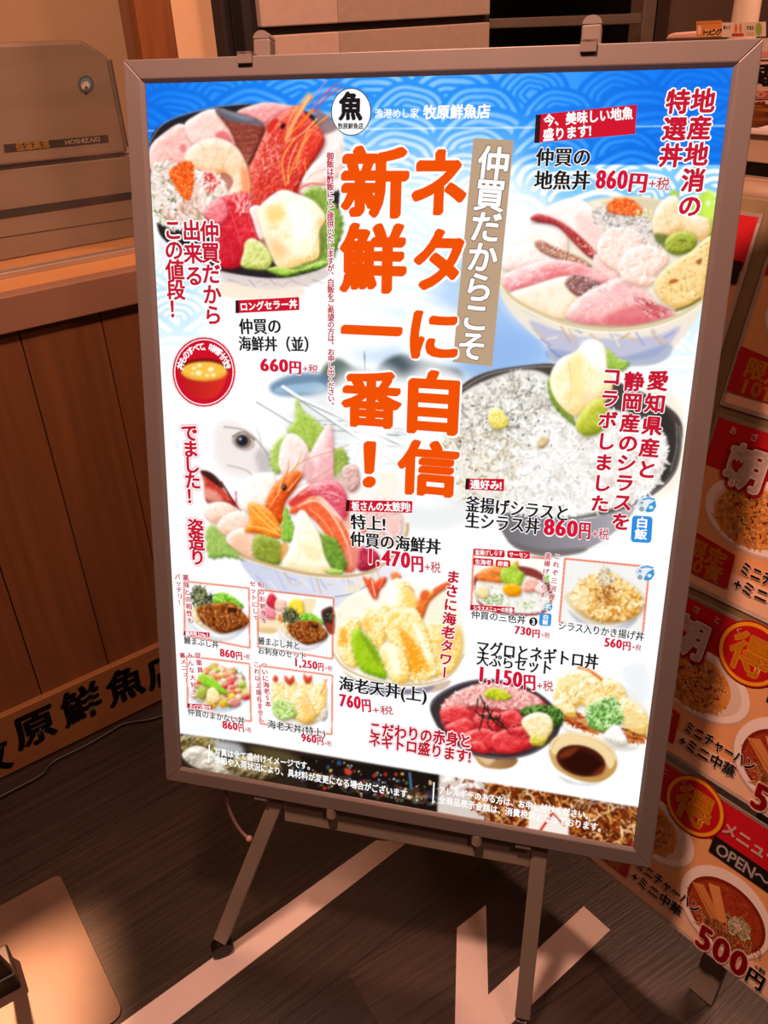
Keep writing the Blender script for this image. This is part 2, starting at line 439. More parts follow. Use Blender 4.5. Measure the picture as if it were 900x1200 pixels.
# window above the counter: sill strip and pane
M_alu = mat('aluminium', '#c9c0b4', 0.35, metal=0.8, noise=0.08, scale=9)
bm = bmesh.new(); slab([cpt(S0, z_ft, back), cpt(S1, z_ft, back), cpt(S1, z_ft + .009, back), cpt(S0, z_ft + .009, back)], -CN * 0.02, bm)
win = struct(obj('window_1', bm, M_alu, bevel=0.001))
bm = bmesh.new(); slab([cpt(S0, z_ft + .01, back + .008), cpt(S1, z_ft + .01, back + .008), cpt(S1, 2.2, back + .008), cpt(S0, 2.2, back + .008)], -CN * 0.004, bm)
pn = obj('pane', bm, glass_mat('dusty glass', 0.02), win)

# ================================================================== STAINLESS MACHINE BEHIND THE GLASS
BM = back + 0.12
M_st1 = mat('machine stainless', '#94836c', 0.42, metal=0.2, noise=0.16, scale=4, stretch=(1, 1, 6))
M_st2 = mat('machine dark seam', '#17120e', 0.6)
mach = thing('kitchen_freezer', 'stainless kitchen cabinet with sloped hood behind the glass above the counter', 'freezer')
mp = lambda x, y, d=0.0: on_counter(x, y, BM - d)
zs = lambda pts, d=0.0: [mp(x, y, d) for x, y in pts]
base_z = z_ft + 0.001
bl = cpt(S0 + .05, base_z, BM); br = cpt(s_of(166, 300, BM), base_z, BM)
body = obj('body', slab([bl, br] + zs([(152, 183)]) + [mp(-260, 226)], -CN * 0.10), M_st1, mach, bevel=0.002)
hood = obj('hood', slab(zs([(-260, 222), (150, 180), (127, 66), (95, 46.5), (0, 50), (-260, 62)]), -CN * 0.10), M_st1, mach, bevel=0.006, seg=3)
cap_ = obj('hood_edge', tube(zs([(128, 70), (148, 172)], 0.004), 0.004), M_steel, hood)
obj('vent_slot', slab(zs([(-200, 287), (156, 233), (155.5, 224.5), (-200, 275)], 0.001), -CN * 0.004), M_st2, body)
obj('seam', slab(zs([(-200, 223.2), (151, 181.2), (151, 179.4), (-200, 220.6)], 0.001), -CN * 0.003), M_st2, body)
obj('door_seam', slab(zs([(-200, 309.4), (157, 255.6), (157, 254.8), (-200, 308.4)], 0.0006), -CN * 0.002), M_st2, body)
lb = obj('label_strip', slab(zs([(5.5, 178.5), (127.5, 166.5), (126.5, 158), (4.5, 169.5)], 0.0012), -CN * 0.001), M_st2, hood)
O_M = mp(66, 168, 0.0014)
def mframe(V):
    return O_M + V[:, :1] * CD + V[:, 1:2] * Z3 + V[:, 2:] * CN
def mxy(x, y):
    p = on_counter(x, y, BM - 0.0014) - O_M; return np.array([p @ CD, p[2]])
M_lab = print_mat('label ink', 0)
for wd, a_, b_, sz, cl in (('低温高湿', (18, 172.5), (58, 168.5), 9.5, '#c89a3c'), ('HOSHIZAKI', (76, 166.8), (117, 162.6), 7.0, '#d8c4a8')):
    ink = Ink(mxy); ink.text(wd, a_, b_, sz, cl, 1, bold=(.03, .03))
    link(ink.mesh('lettering', mframe, 0.0002, M_lab), lb)
ink = Ink(mxy)
ink.ell(100.5, 98.5, 9.2, 10.2, '#3a5a5c', 1); ink.ell(100.5, 98.5, 6.4, 7.2, '#5f8a8c', 2)
ink.ell(98.8, 100, 3.2, 4.6, '#cdbfae', 3, 0.5); ink.ell(102.6, 99, 1.7, 4.0, '#d8cbbb', 4, -0.3); ink.ell(101, 102.6, 1.7, 1.5, '#2a2c2c', 5)
ink.text('●', (95, 109), (106, 108), 3.5, '#2b2622', 3)
bd = link(ink.mesh('badge', mframe, 0.0002, print_mat('badge ink', 0)), hood)
bd['label'] = 'small round blue and white badge'

# ================================================================== LIGHT PANEL (poster frame)
ST = np.array([-0.19921, 0.78709, -0.45173 + H_CAM])
SX = np.array([1.0, 0, 0]); SU = np.array([0, 0.24841, 0.96865]); SN = np.array([0, -0.96865, 0.24841])
def sg(x, u, d=0.0): return ST + SX * x + SU * u + SN * d
def spx(x, y, d=0.0):
    p = on_plane(x, y, ST + SN * d, SN) - ST
    return np.array([p @ SX, p @ SU])
PW, PH, FM = 0.574, 0.81607, 0.02208
M_frame = mat('silver painted aluminium', '#867e7c', 0.45, metal=0.25, noise=0.04, scale=30)
panel = thing('illuminated_menu_panel', 'large backlit seafood bowl menu poster in a silver frame, blue waves at its top', 'menu sign')
prof = [(0, -.026), (0, 0), (.0178, 0), (.02208, -.0032), (.02208, -.0038), (.012, -.0038), (.012, -.026)]
OW, OH = PW / 2 + FM, PH / 2 + FM
cor = [(-1, 1), (1, 1), (1, -1), (-1, -1)]
for k in range(4):
    (ax, ay), (bx, by) = cor[k], cor[(k + 1) % 4]
    e = 0.00015
    A_ = [sg(ax * (OW - i) + (e * (bx - ax) / 2), ay * (OH - i) + (e * (by - ay) / 2), d) for i, d in prof]
    B_ = [sg(bx * (OW - i) - (e * (bx - ax) / 2), by * (OH - i) - (e * (by - ay) / 2), d) for i, d in prof]
    obj('frame_rail', hull(bmesh.new(), A_ + B_), M_frame, panel, bevel=0.0008)
bx_ = [sg(x * (PW / 2 + .009), u * (PH / 2 + .009), -.0255) for x, u in ((-1, -1), (1, -1), (1, 1), (-1, 1))]
obj('back_plate', slab(bx_, SN * 0.018), M_frame, panel)

# ---- power cable hanging from the panel
M_cable = mat('grey cable', '#8e7a6c', 0.5)
def spt(x, y, d): return on_plane(x, y, ST + SN * d, SN)
c0, c3 = spt(263.5, 922, -.016), spt(292, 983, -.03)
cb = obj('power_cable', tube(bezier(c0, spt(266, 950, -.016), spt(277, 973, -.03), c3), 0.0024, 8), M_cable, panel, smooth=True)
bm = bmesh.new(); bmesh.ops.create_uvsphere(bm, u_segments=14, v_segments=10, radius=0.0048); bmesh.ops.translate(bm, vec=Vector(c3), verts=bm.verts)
obj('cable_bead', bm, mat('cable bead', '#b58f7c', 0.4), cb, smooth=True)

# ================================================================== EASEL STAND
M_leg = mat('satin steel leg', '#a3988c', 0.36, metal=0.25, noise=0.14, scale=14)
M_hook = mat('grey plastic clip', '#7a6f69', 0.5)
M_rub = mat('black rubber', '#0c0a09', 0.5)
easel = thing('easel_stand', 'steel easel stand on small black castors holding up the backlit menu poster', 'easel')
DB = -.040
xl_t, xr_t = spx(310, 60, DB)[0], spx(692.5, 50, DB)[0]
xl_b, xr_b = spx(334, 945, DB)[0], spx(634, 985, DB)[0]
ut = OH + .0165
for xt, xb, tp in ((xl_t, xl_b, (310, 42)), (xr_t, xr_b, (692, 25))):
    u1 = spx(*tp, DB)[1] - .004
    up = obj('upright', bar(sg(xb, -OH - .012, DB), sg(xt, u1, DB), SX, .0185, .017), M_hook, easel, bevel=0.002)
    p = sg(xt, u1, DB)
    bm = bmesh.new(); n = 14
    ring = [p + SX * .0090 * math.cos(t) + SU * .0075 * math.sin(t) for t in np.linspace(0, math.pi, n)]
    slab([r + SN * .0085 for r in ring], -SN * .017, bm)
    obj('top_cap', bm, M_hook, up)
# crossbar and the two pegs the frame rests on
cbq = [spx(331, 958.5, -.012), spx(624, 1021, -.012)]
ub = min(c[1] for c in cbq); ub = (cbq[0][1] + cbq[1][1]) / 2
obj('crossbar', slab([sg(xl_b + .0098, ub, DB - .006), sg(xr_b - .0098, ub, DB - .006), sg(xr_b - .0098, -OH - .0018, DB - .006), sg(xl_b + .0098, -OH - .0018, DB - .006)], SN * .034), M_leg, easel, bevel=0.0015)
for q in ((393, 956), (560, 991)):
    c = spx(q[0], q[1], -.022)
    c[1] = -OH - .0068
    obj('support_peg', tube([sg(c[0], -OH - .0008, -.0055), sg(c[0], -OH - .0135, -.0055), sg(c[0], -OH - .0155, -.0055)], [.0066, .0066, .005], 18), M_rub if False else M_leg, easel)
# clips over the frame: two on top, two below
def clip(px0, px1, top):
    a, b = spx(*px0, .003), spx(*px1, .003)
    x0, x1 = min(a[0], b[0]), max(a[0], b[0])
    bm = bmesh.new()
    if top:
        u0, u1 = min(a[1], b[1]), OH + .0035
        slab([sg(x0, u0, .0004), sg(x1, u0, .0004), sg(x1, u1, .0004), sg(x0, u1, .0004)], SN * .003, bm)
        slab([sg(x0, OH + .0005, .0034), sg(x1, OH + .0005, .0034), sg(x1, OH + .0035, .0034), sg(x0, OH + .0035, .0034)], -SN * .036, bm)
    else:
        u0, u1 = -OH - .0075, -OH - .0006
        slab([sg(x0, u0, -.002), sg(x1, u0, -.002), sg(x1, u1, -.002), sg(x0, u1, -.002)], -SN * .032, bm)
    obj('frame_clip', bm, M_hook, easel, bevel=0.0006)
clip((277.5, 60), (295, 74), True); clip((680.5, 47), (699, 60.5), True)
clip((296, 935), (311, 943), False); clip((603.5, 991), (622, 999), False)
# lower legs with castors
def leg(top, foot_px, wdir, end_h):
    f = on_floor(*foot_px)
    e = f + Z3 * end_h
    l = obj('leg', bar(top, e, wdir, .0195, .011), M_leg, easel, bevel=0.0012)
    t = (e - top) / np.linalg.norm(e - top)
    ax = np.array([t[0], t[1], 0]); ax = ax / (np.linalg.norm(ax) or 1); side = np.array([-ax[1], ax[0], 0])
    wc = f + Z3 * .0155 + ax * .0
    obj('castor', tube([wc - side * .008, wc - side * .0065, wc + side * .0065, wc + side * .008], [.013, .0155, .0155, .013], 20), M_rub, l)
    obj('castor_fork', tube([f + Z3 * .026, e - Z3 * .001], .006, 10), M_rub, l)
    return l
leg(sg(xl_b, -OH - .008, -.0165), (262, 1117), SX, .032)
leg(sg(xr_b, -OH - .004, -.0165), (611, 1207), SX, .032)
back_top = sg((xl_t + xr_t) / 2, 0.30, DB - .012)
obj('rear_strut', bar(np.array([back_top[0], back_top[1], back_top[2]]), np.array([back_top[0], 0.94, 0.001]), SX, .02, .012), M_leg, easel)
obj('upper_crossbar', slab([sg(xl_t + .0095, .28, DB - .004), sg(xr_t - .0095, .28, DB - .004), sg(xr_t - .0095, .32, DB - .004), sg(xl_t + .0095, .32, DB - .004)], -SN * .004), M_leg, easel)

# ================================================================== SECOND SIGNBOARD (right) with ramen set menus
AZ, LE = math.radians(-35.23), math.radians(16.06)
BA = np.array([math.cos(AZ), math.sin(AZ), 0]); BNh = np.array([-BA[1], BA[0], 0])
BU = Z3 * math.cos(LE) + BNh * math.sin(LE); BN = np.cross(BA, BU)
if BN @ (CAMP - np.array([.1359, .9721, .7289])) < 0: BN = -BN
BO = np.array([0.1359, 0.9721, -0.4211 + H_CAM])          # top left corner of the second sheet from the top
def bd_(x, y, d=0.0):                                       # x right, y down from BO, metres
    return BO + BA * x - BU * y + BN * d
M_bpanel = mat('olive board face', '#8c7a58', 0.6, noise=0.25, scale=30)
M_bedge = mat('board edge', '#b9aba0', 0.5)
rboard = thing('menu_signboard', 'leaning signboard with red and orange ramen set menu sheets at the right edge', 'signboard')
XL, XR, YT, YB = -.345, .33, -.235, .4310
obj('panel', slab([bd_(XL, YB, -.0015), bd_(XR, YB, -.0015), bd_(XR, YT, -.0015), bd_(XL, YT, -.0015)], -BN * .016), M_bpanel, rboard, bevel=0.001)
fl = on_floor(823, 1166); xb = float((fl - BO) @ BA)
for xx in (xb, xb - .35):
    t_ = bd_(xx, YB - .10, -.026); b_ = np.array([t_[0], t_[1], 0]) - BNh * .055
    b_ = bd_(xx, YB, -.02); b_[2] = 0.0
    b_ = b_ - BNh * ((b_ - fl) @ BNh)
    obj('leg', bar(b_, bd_(xx, YB - .06, -.027), BA, .032, .012), M_leg, rboard, bevel=0.001)
# ---- printing of the menu sheets (sheet coordinates in millimetres, y down)
RED, YEL, CRM = '#c3121f', '#f0a81e', '#f4e4d8'
def bowl_bits(ink, rng, cx, cy, rx, ry, cols, n, wmin, wmax, lmin, lmax, layer):
    for _ in range(n):
        a, r = rng.uniform(0, 6.283), math.sqrt(rng.uniform(0, 1))
        x, y = cx + rx * r * math.cos(a), cy + ry * r * math.sin(a)
        t, l, wd = rng.uniform(0, 3.14), rng.uniform(lmin, lmax), rng.uniform(wmin, wmax)
        ink.line([(x, y), (x + l * math.cos(t), y + l * math.sin(t)), (x + l * math.cos(t) + l * .6 * math.cos(t + .8), y + l * math.sin(t) + l * .6 * math.sin(t + .8))], wd, rng.choice(cols), layer)
def sheet_ink():
    rng = random.Random(3)
    ink = Ink(lambda x, y: (x / 1000, -y / 1000))
    ink.poly([(0, 0), (297, 0), (297, 210), (0, 210)], '#f2e0d4', 0)
    ink.poly([(5, 5), (292, 5), (292, 172), (5, 172)], '#e6ab74', 1)
    ink.poly([(5, 172), (292, 172), (292, 205), (5, 205)], '#efc7a6', 1)
    ink.poly([(4, 4), (293, 4), (293, 62), (4, 62)], RED, 2)
    # plate of fried rice
    ink.ell(84, 100, 66, 44, '#cdb5a6', 3, 0.05); ink.ell(84, 98, 65, 42, '#f3e8e0', 4, 0.05); ink.ell(84, 98, 55, 35, '#e0cfc2', 5, 0.05)
    ink.ell(79, 101, 46, 35, '#d9913c', 6)
    bowl_bits(ink, rng, 79, 101, 44, 33, ['#e4a658', '#eab66c', '#d6903e', '#cc8434', '#de9c4c', '#eec084'], 620, 1.2, 2.4, 1.5, 4, 7)
    bowl_bits(ink, rng, 79, 101, 40, 30, ['#6b3a1c', '#8a3a1e', '#4f4a22', '#a8342a'], 34, 1.0, 2.2, 1, 4, 8)
    # ramen bowl
    ink.ell(205, 140, 60, 55, '#c9b4a8', 8); ink.ell(205, 138, 59, 54, '#f5ece6', 9); ink.ell(207, 142, 51, 44, '#7c2414', 10); ink.ell(207, 143, 47, 40, '#a03a1c', 11)
    bowl_bits(ink, rng, 212, 156, 36, 22, ['#c98a4c', '#b8743a', '#d8a468', '#8d4522'], 240, .9, 1.6, 5, 12, 12)
    bowl_bits(ink, rng, 207, 142, 46, 38, ['#b85028', '#8a2c14', '#c46a3a'], 120, .6, 1.4, 2, 7, 12)
    ink.poly([(158, 131), (172, 124), (206, 152), (194, 160)], '#d08a4a', 13); ink.poly([(176, 117), (190, 112), (213, 150), (203, 156)], '#de9a5a', 14)
    ink.line([(162, 131), (198, 157)], 1.2, '#b06c34', 15)
    for _ in range(46):
        a, r = rng.uniform(0, 6.283), 15 * math.sqrt(rng.uniform(0, 1))
        ink.ring(226 + r * math.cos(a), 145 + r * math.sin(a) * .9, rng.uniform(2.2, 4.6), rng.uniform(2, 4), 1.2, rng.choice(['#e9e2c0', '#cfd09a', '#f4f0dc', '#a8b070']), 16, 14)
    # yellow ringed character
    ink.ell(129, 33, 40, 40, '#a00d18', 15); ink.ell(129, 33, 38, 38, YEL, 16); ink.ell(129, 33, 33.5, 33.5, '#b80f1c', 17)
    ink.text('得', (104, 34), (154, 34), 52, YEL, 18, bold=(.03, .03))
    # headline
    for ch, x in zip('あさとく', (26, 52, 80, 108)): ink.text(ch, (x - 5, 13), (x + 5, 13), 10, '#f4ded2', 17, bold=(.02, .02))
    ink.text('朝', (30, 49), (79, 49), 52, '#f7ebe4', 20, bold=(.05, .05), out='#b00c18', ow=.12)
    ink.poly([(36, 47), (39, 43), (41, 46), (44, 42), (46, 46), (50, 44), (49, 50), (46, 54), (47, 57), (43, 57), (40, 55), (37, 52)], '#a80d18', 22)
    ink.text('メニュー', (168, 33), (242, 33), 20, '#f7ebe4', 17, bold=(.035, .035))
    ink.poly([(163, 52), (292, 52), (292, 77), (163, 77)], '#161210', 17)
    ink.text('OPEN～', (170, 64.5), (240, 64.5), 22, '#f4ede8', 18, bold=(.02, .02))
    # limited box and dish names
    ink.poly([(4, 140), (75, 150), (79, 192), (4, 192)], '#b5101c', 17)
    ink.text('限定', (16, 160), (68, 163), 24, YEL, 18, bold=(.03, .03)); ink.text('10食', (16, 181), (68, 181), 22, YEL, 18, bold=(.03, .03))
    ink.text('ミニチャーハン', (85, 160), (178, 160), 18, '#15110f', 20, bold=(.03, .03), out='#f2e0d4', ow=.08)
    ink.text('+ミニ中華', (84, 181), (160, 181), 18, '#15110f', 20, bold=(.03, .03), out='#f2e0d4', ow=.08)
    ink.text('500', (184, 190), (253, 186), 46, '#c2101c', 21, bold=(.045, .03), out='#f6e6da', ow=.08)
    ink.text('円', (253, 192), (276, 192), 25, '#15110f', 21, bold=(.04, .03), out='#f6e6da', ow=.07)
    ink.text('+税', (258, 176), (272, 176), 8, '#15110f', 21)
    return ink
M_print = print_mat('printed menu sheet', 0)
sheet_names = [('second from the top', 0), ('third from the top', 1), ('bottom', 2), ('top', -1)]
first = None
def sheet_frame(V):
    p = bd_(0, 0, 0.0)
    return V[:, :1] * BA + V[:, 1:2] * BU + V[:, 2:] * BN
si = sheet_ink()
sheet0 = si.mesh('menu_sheet', sheet_frame, 0.0001, M_print)
plate_bm = slab([BA * 0 , BA * .297, BA * .297 - BU * .21, -BU * .21], -BN * .0012)
back0 = obj('sheet_backing', plate_bm, M_bedge); COL.objects.unlink(back0)
for col_x in (0.0, -.315):
    for nm, r in sheet_names:
        o = sheet0 if first is None else sheet0.copy()
        first = o; link(o, rboard)
        o.location = bd_(col_x, r * .22, .0003)
        c = back0.copy(); link(c, o)

# ================================================================== POSTER ARTWORK (printed food pictures, painted procedurally)
class Paint:
    """small raster painter for the printed pictures; coordinates in the poster's measured frame"""
    def __init__(s, x0, y0, x1, y1, ss=2.0):
        s.x0, s.y0, s.s = x0, y0, ss
        s.W, s.H = int((x1 - x0) * ss), int((y1 - y0) * ss)
        s.im = np.ones((s.H, s.W, 3), np.float32)
        s.rg = np.random.RandomState(5); s.nz = {}; s.z = (0, 0, 1.0)
    def Z(s, ox=0, oy=0, k=1.0): s.z = (ox, oy, k)
    def t(s, p):
        p = np.asarray(p, np.float64).reshape(-1, 2)
        return np.column_stack([(p[:, 0] / s.z[2] + s.z[0] - s.x0) * s.s, (p[:, 1] / s.z[2] + s.z[1] - s.y0) * s.s])
    def u(s, r): return r / s.z[2] * s.s
    @staticmethod
    def c(col):
        if isinstance(col, str):
            col = col.lstrip('#'); return np.array([int(col[i:i+2], 16) / 255 for i in (0, 2, 4)], np.float32)
        return np.array(col, np.float32) / 255
    def noise(s, sc):
        sc = max(2, int(round(sc)))
        if sc not in s.nz:
            a = np.zeros((s.H, s.W), np.float32)
            for k, amp in ((1, .6), (2, .3), (4, .15)):
                q = max(1, sc / k); h, w = int(s.H / q) + 3, int(s.W / q) + 3
                g = s.rg.rand(h, w).astype(np.float32)
                yy, xx = np.arange(s.H) / q, np.arange(s.W) / q
                y, x = yy.astype(int), xx.astype(int); fy, fx = (yy - y)[:, None], (xx - x)[None]
                fy = fy * fy * (3 - 2 * fy); fx = fx * fx * (3 - 2 * fx)
                a += amp * ((g[y][:, x] * (1 - fx) + g[y][:, x + 1] * fx) * (1 - fy) + (g[y + 1][:, x] * (1 - fx) + g[y + 1][:, x + 1] * fx) * fy).astype(np.float32)
            s.nz[sc] = (a - a.mean()) / (a.std() + 1e-6)
        return s.nz[sc]
    @staticmethod
    def spline(p, n=8, closed=True):
        p = np.asarray(p, float); N = len(p); out = []
        rng = range(N) if closed else range(N - 1)
        for i in rng:
            if closed: a, b, c, d = p[i - 1], p[i], p[(i + 1) % N], p[(i + 2) % N]
            else: a, b, c, d = p[max(i - 1, 0)], p[i], p[i + 1], p[min(i + 2, N - 1)]
            for t in np.arange(n) / n:
                out.append(.5 * ((2 * b) + (c - a) * t + (2 * a - 5 * b + 4 * c - d) * t * t + (3 * b - a - 3 * c + d) * t ** 3))
        if not closed: out.append(p[-1])
        return np.array(out)
    @staticmethod
    def blur(m, r):
        if r < .5: return m
        for k in range(3):
            q = max(1, int(round(r * .6)))
            for ax in (0, 1):
                c = np.cumsum(np.pad(m, [(q + 1, q) if a == ax else (0, 0) for a in (0, 1)], mode='edge'), axis=ax)
                m = (c[2 * q + 1:] - c[:-2 * q - 1]) / (2 * q + 1) if ax == 0 else (c[:, 2 * q + 1:] - c[:, :-2 * q - 1]) / (2 * q + 1)
        return m
    def mask(s, pts, pad=0):
        lo = np.floor(pts.min(0)).astype(int) - pad - 2; hi = np.ceil(pts.max(0)).astype(int) + pad + 3
        lo = np.maximum(lo, 0); hi = np.minimum(hi, [s.W, s.H]); w, h = hi - lo
        if w <= 0 or h <= 0: return None
        tg = np.zeros((h, w + 1), np.int32)
        P = pts - lo - .5
        for (xa, ya), (xb, yb) in zip(P, np.roll(P, -1, 0)):
            if ya == yb: continue
            if ya > yb: xa, ya, xb, yb = xb, yb, xa, ya
            r0, r1 = max(0, math.ceil(ya)), min(h, math.ceil(yb))
            if r1 <= r0: continue
            r = np.arange(r0, r1); x = np.clip(np.ceil(xa + (r - ya) / (yb - ya) * (xb - xa)), 0, w).astype(int)
            np.add.at(tg, (r, x), 1)
        return lo, (np.cumsum(tg, 1)[:, :w] & 1).astype(np.float32)
    def lay(s, lo, m, col):
        h, w = m.shape; v = s.im[lo[1]:lo[1] + h, lo[0]:lo[0] + w]
        v += (col - v) * m[..., None]
    def P(s, pts, col, blur=.5, a=1.0, sm=True, col2=None, ang=90):
        p = s.t(pts); p = s.spline(p) if sm else p
        b = s.u(blur) if blur > .5 else blur * 1.0
        r = s.mask(p, int(b * 2.5) + 1)
        if r is None: return
        lo, m = r; m = s.blur(m, b) * a; c = s.c(col)
        if col2 is not None:
            h, w = m.shape; yy, xx = np.mgrid[0:h, 0:w]; t = math.radians(ang)
            d = xx * math.cos(t) + yy * math.sin(t); d = np.clip((d - d.min()) / (np.ptp(d) + 1e-6), 0, 1)[..., None]
            c = c + (s.c(col2) - c) * d
        s.lay(lo, m, c)
    def E(s, cx, cy, rx, ry, col, rot=0, **k):
        a = np.linspace(0, 2 * math.pi, 28, endpoint=False); t = math.radians(rot)
        x, y = rx * np.cos(a), ry * np.sin(a)
        s.P(np.column_stack([cx + x * math.cos(t) - y * math.sin(t), cy + x * math.sin(t) + y * math.cos(t)]), col, sm=False, **k)
    def B(s, pts, base, hi, sh, r=14, n=0.0, ns=8, k=1.0, blur=.5, light=(-.45, -.9), sm=True, a=1.0, nc=0.0):
        """pillowy piece: soft relief from the outline plus noise"""
        p = s.t(pts); p = s.spline(p) if sm else p
        R = max(1.5, s.u(r)); q = s.mask(p, 2)
        if q is None: return
        lo, m = q; h, w = m.shape
        nz = s.noise(s.u(ns))[lo[1]:lo[1] + h, lo[0]:lo[0] + w]
        hm = np.pad(m, 4); hgt = s.blur(hm, R)[4:-4, 4:-4] * m * R * 1.6 + nz * n * .2 * s.u(ns)
        gy, gx = np.gradient(hgt); lam = np.clip((gx * light[0] + gy * light[1]) * -k, -1, 1)
        lam = -lam
        lam = np.clip(lam + nz * (nc + .10) + .06 * s.noise(5)[lo[1]:lo[1] + h, lo[0]:lo[0] + w], -1, 1)
        b_, h_, s_ = s.c(base), s.c(hi), s.c(sh)
        dx, dy = int(round(1 + R * .12)), int(round(2 + R * .2)); q2 = s.mask(p + [dx, dy], int(R) + 4)
        if q2 is not None: s.lay(q2[0], s.blur(q2[1], 2 + R * .35) * .5 * a, s_ * .5)
        col = b_ + np.clip(-lam, 0, 1)[..., None] * (h_ - b_) + np.clip(lam, 0, 1)[..., None] * (s_ - b_)
        s.lay(lo, s.blur(m, blur) * a, col)
    def L(s, pts, w, col, a=1.0, sm=True, taper=False, blur=.4):
        p = s.t(pts); p = s.spline(p, 6, False) if sm and len(p) > 2 else p
        w = s.u(w)
        d = np.gradient(p, axis=0); l = np.linalg.norm(d, axis=1, keepdims=True) + 1e-9; n = np.column_stack([-d[:, 1], d[:, 0]]) / l
        ww = np.full((len(p), 1), max(w, .8) / 2)
        if taper: ww = ww * np.linspace(1, .25, len(p))[:, None]
        q = s.mask(np.concatenate([p + n * ww, (p - n * ww)[::-1]]), 2)
        if q is None: return
        lo, m = q; s.lay(lo, s.blur(m, blur) * a * min(1, w / .8 + .2), s.c(col))
    def inside(s, pts, n):
        P = np.asarray(pts, float); out = []
        lo, hi = P.min(0), P.max(0); Q = np.roll(P, -1, 0)
        while len(out) < n:
            c = lo + s.rg.rand(max(64, n * 2), 2) * (hi - lo)
            x, y = c[:, :1], c[:, 1:]
            cr = ((P[:, 1] > y) != (Q[:, 1] > y)) & (x < (Q[:, 0] - P[:, 0]) * (y - P[:, 1]) / (Q[:, 1] - P[:, 1] + 1e-9) + P[:, 0])
            out += list(c[cr.sum(1) % 2 == 1])
        return np.array(out[:n])
    def S(s, pts, n, ln, w, cols, ang=None, jit=180, a=.9, curl=.6):
        """scatter of short curved strokes"""
        for x, y in s.inside(s.spline(pts, 4), n):
            t = math.radians((ang or 0) + (s.rg.rand() - .5) * 2 * jit); l = ln * (.5 + s.rg.rand()); cu = (s.rg.rand() - .5) * 2 * curl
            q = [(x - l / 2 * math.cos(t - cu), y - l / 2 * math.sin(t - cu)), (x, y), (x + l / 2 * math.cos(t + cu), y + l / 2 * math.sin(t + cu))]
            s.L(q, w * (.6 + .8 * s.rg.rand()), cols[s.rg.randint(len(cols))], a)
    def D(s, pts, n, r, cols, a=.95, hi=None):
        for x, y in s.inside(s.spline(pts, 4), n):
            q = r * (.6 + .8 * s.rg.rand())
            s.E(x, y, q, q * (.8 + .3 * s.rg.rand()), cols[s.rg.randint(len(cols))], a=a, blur=.3)
            if hi: s.E(x - q * .3, y - q * .35, q * .35, q * .3, hi, a=.9, blur=.3)
    def leaf(s, pts, base, hi, sh, axis, nv=6, jag=4.0, r=10):
        """serrated green leaf with veins along axis (two points)"""
        p = s.spline(pts, 8); c = p.mean(0); k = np.arange(len(p)); d = (p - c); d /= np.linalg.norm(d, axis=1, keepdims=True) + 1e-9
        p = p + d * (np.where(k % 3 == 0, jag, -jag * .4))[:, None]
        s.B(p, base, hi, sh, r=r, n=.12, ns=10, sm=False)
        a, b = np.array(axis[0], float), np.array(axis[1], float); s.L([a, b], 1.6, hi, .8)
        dv = b - a; nn = np.array([-dv[1], dv[0]])
        for t in np.linspace(.12, .85, nv):
            for sg_ in (-1, 1): s.L([a + dv * t, a + dv * min(1, t + .18) + nn * sg_ * .22], 1.1, hi, .55)
    def soft(s, pts, r):
        p = s.spline(s.t(pts)); R = s.u(r); q = s.mask(p, int(R * 2) + 2)
        lo, m = q; h, w = m.shape; m = s.blur(m, R)[..., None]; v = s.im[lo[1]:lo[1] + h, lo[0]:lo[0] + w]
        v += (np.stack([s.blur(v[..., k].copy(), max(R, .5)) for k in range(3)], -1) - v) * m
    def shade(s, pts, col, blur, a): s.P(pts, col, blur, a)

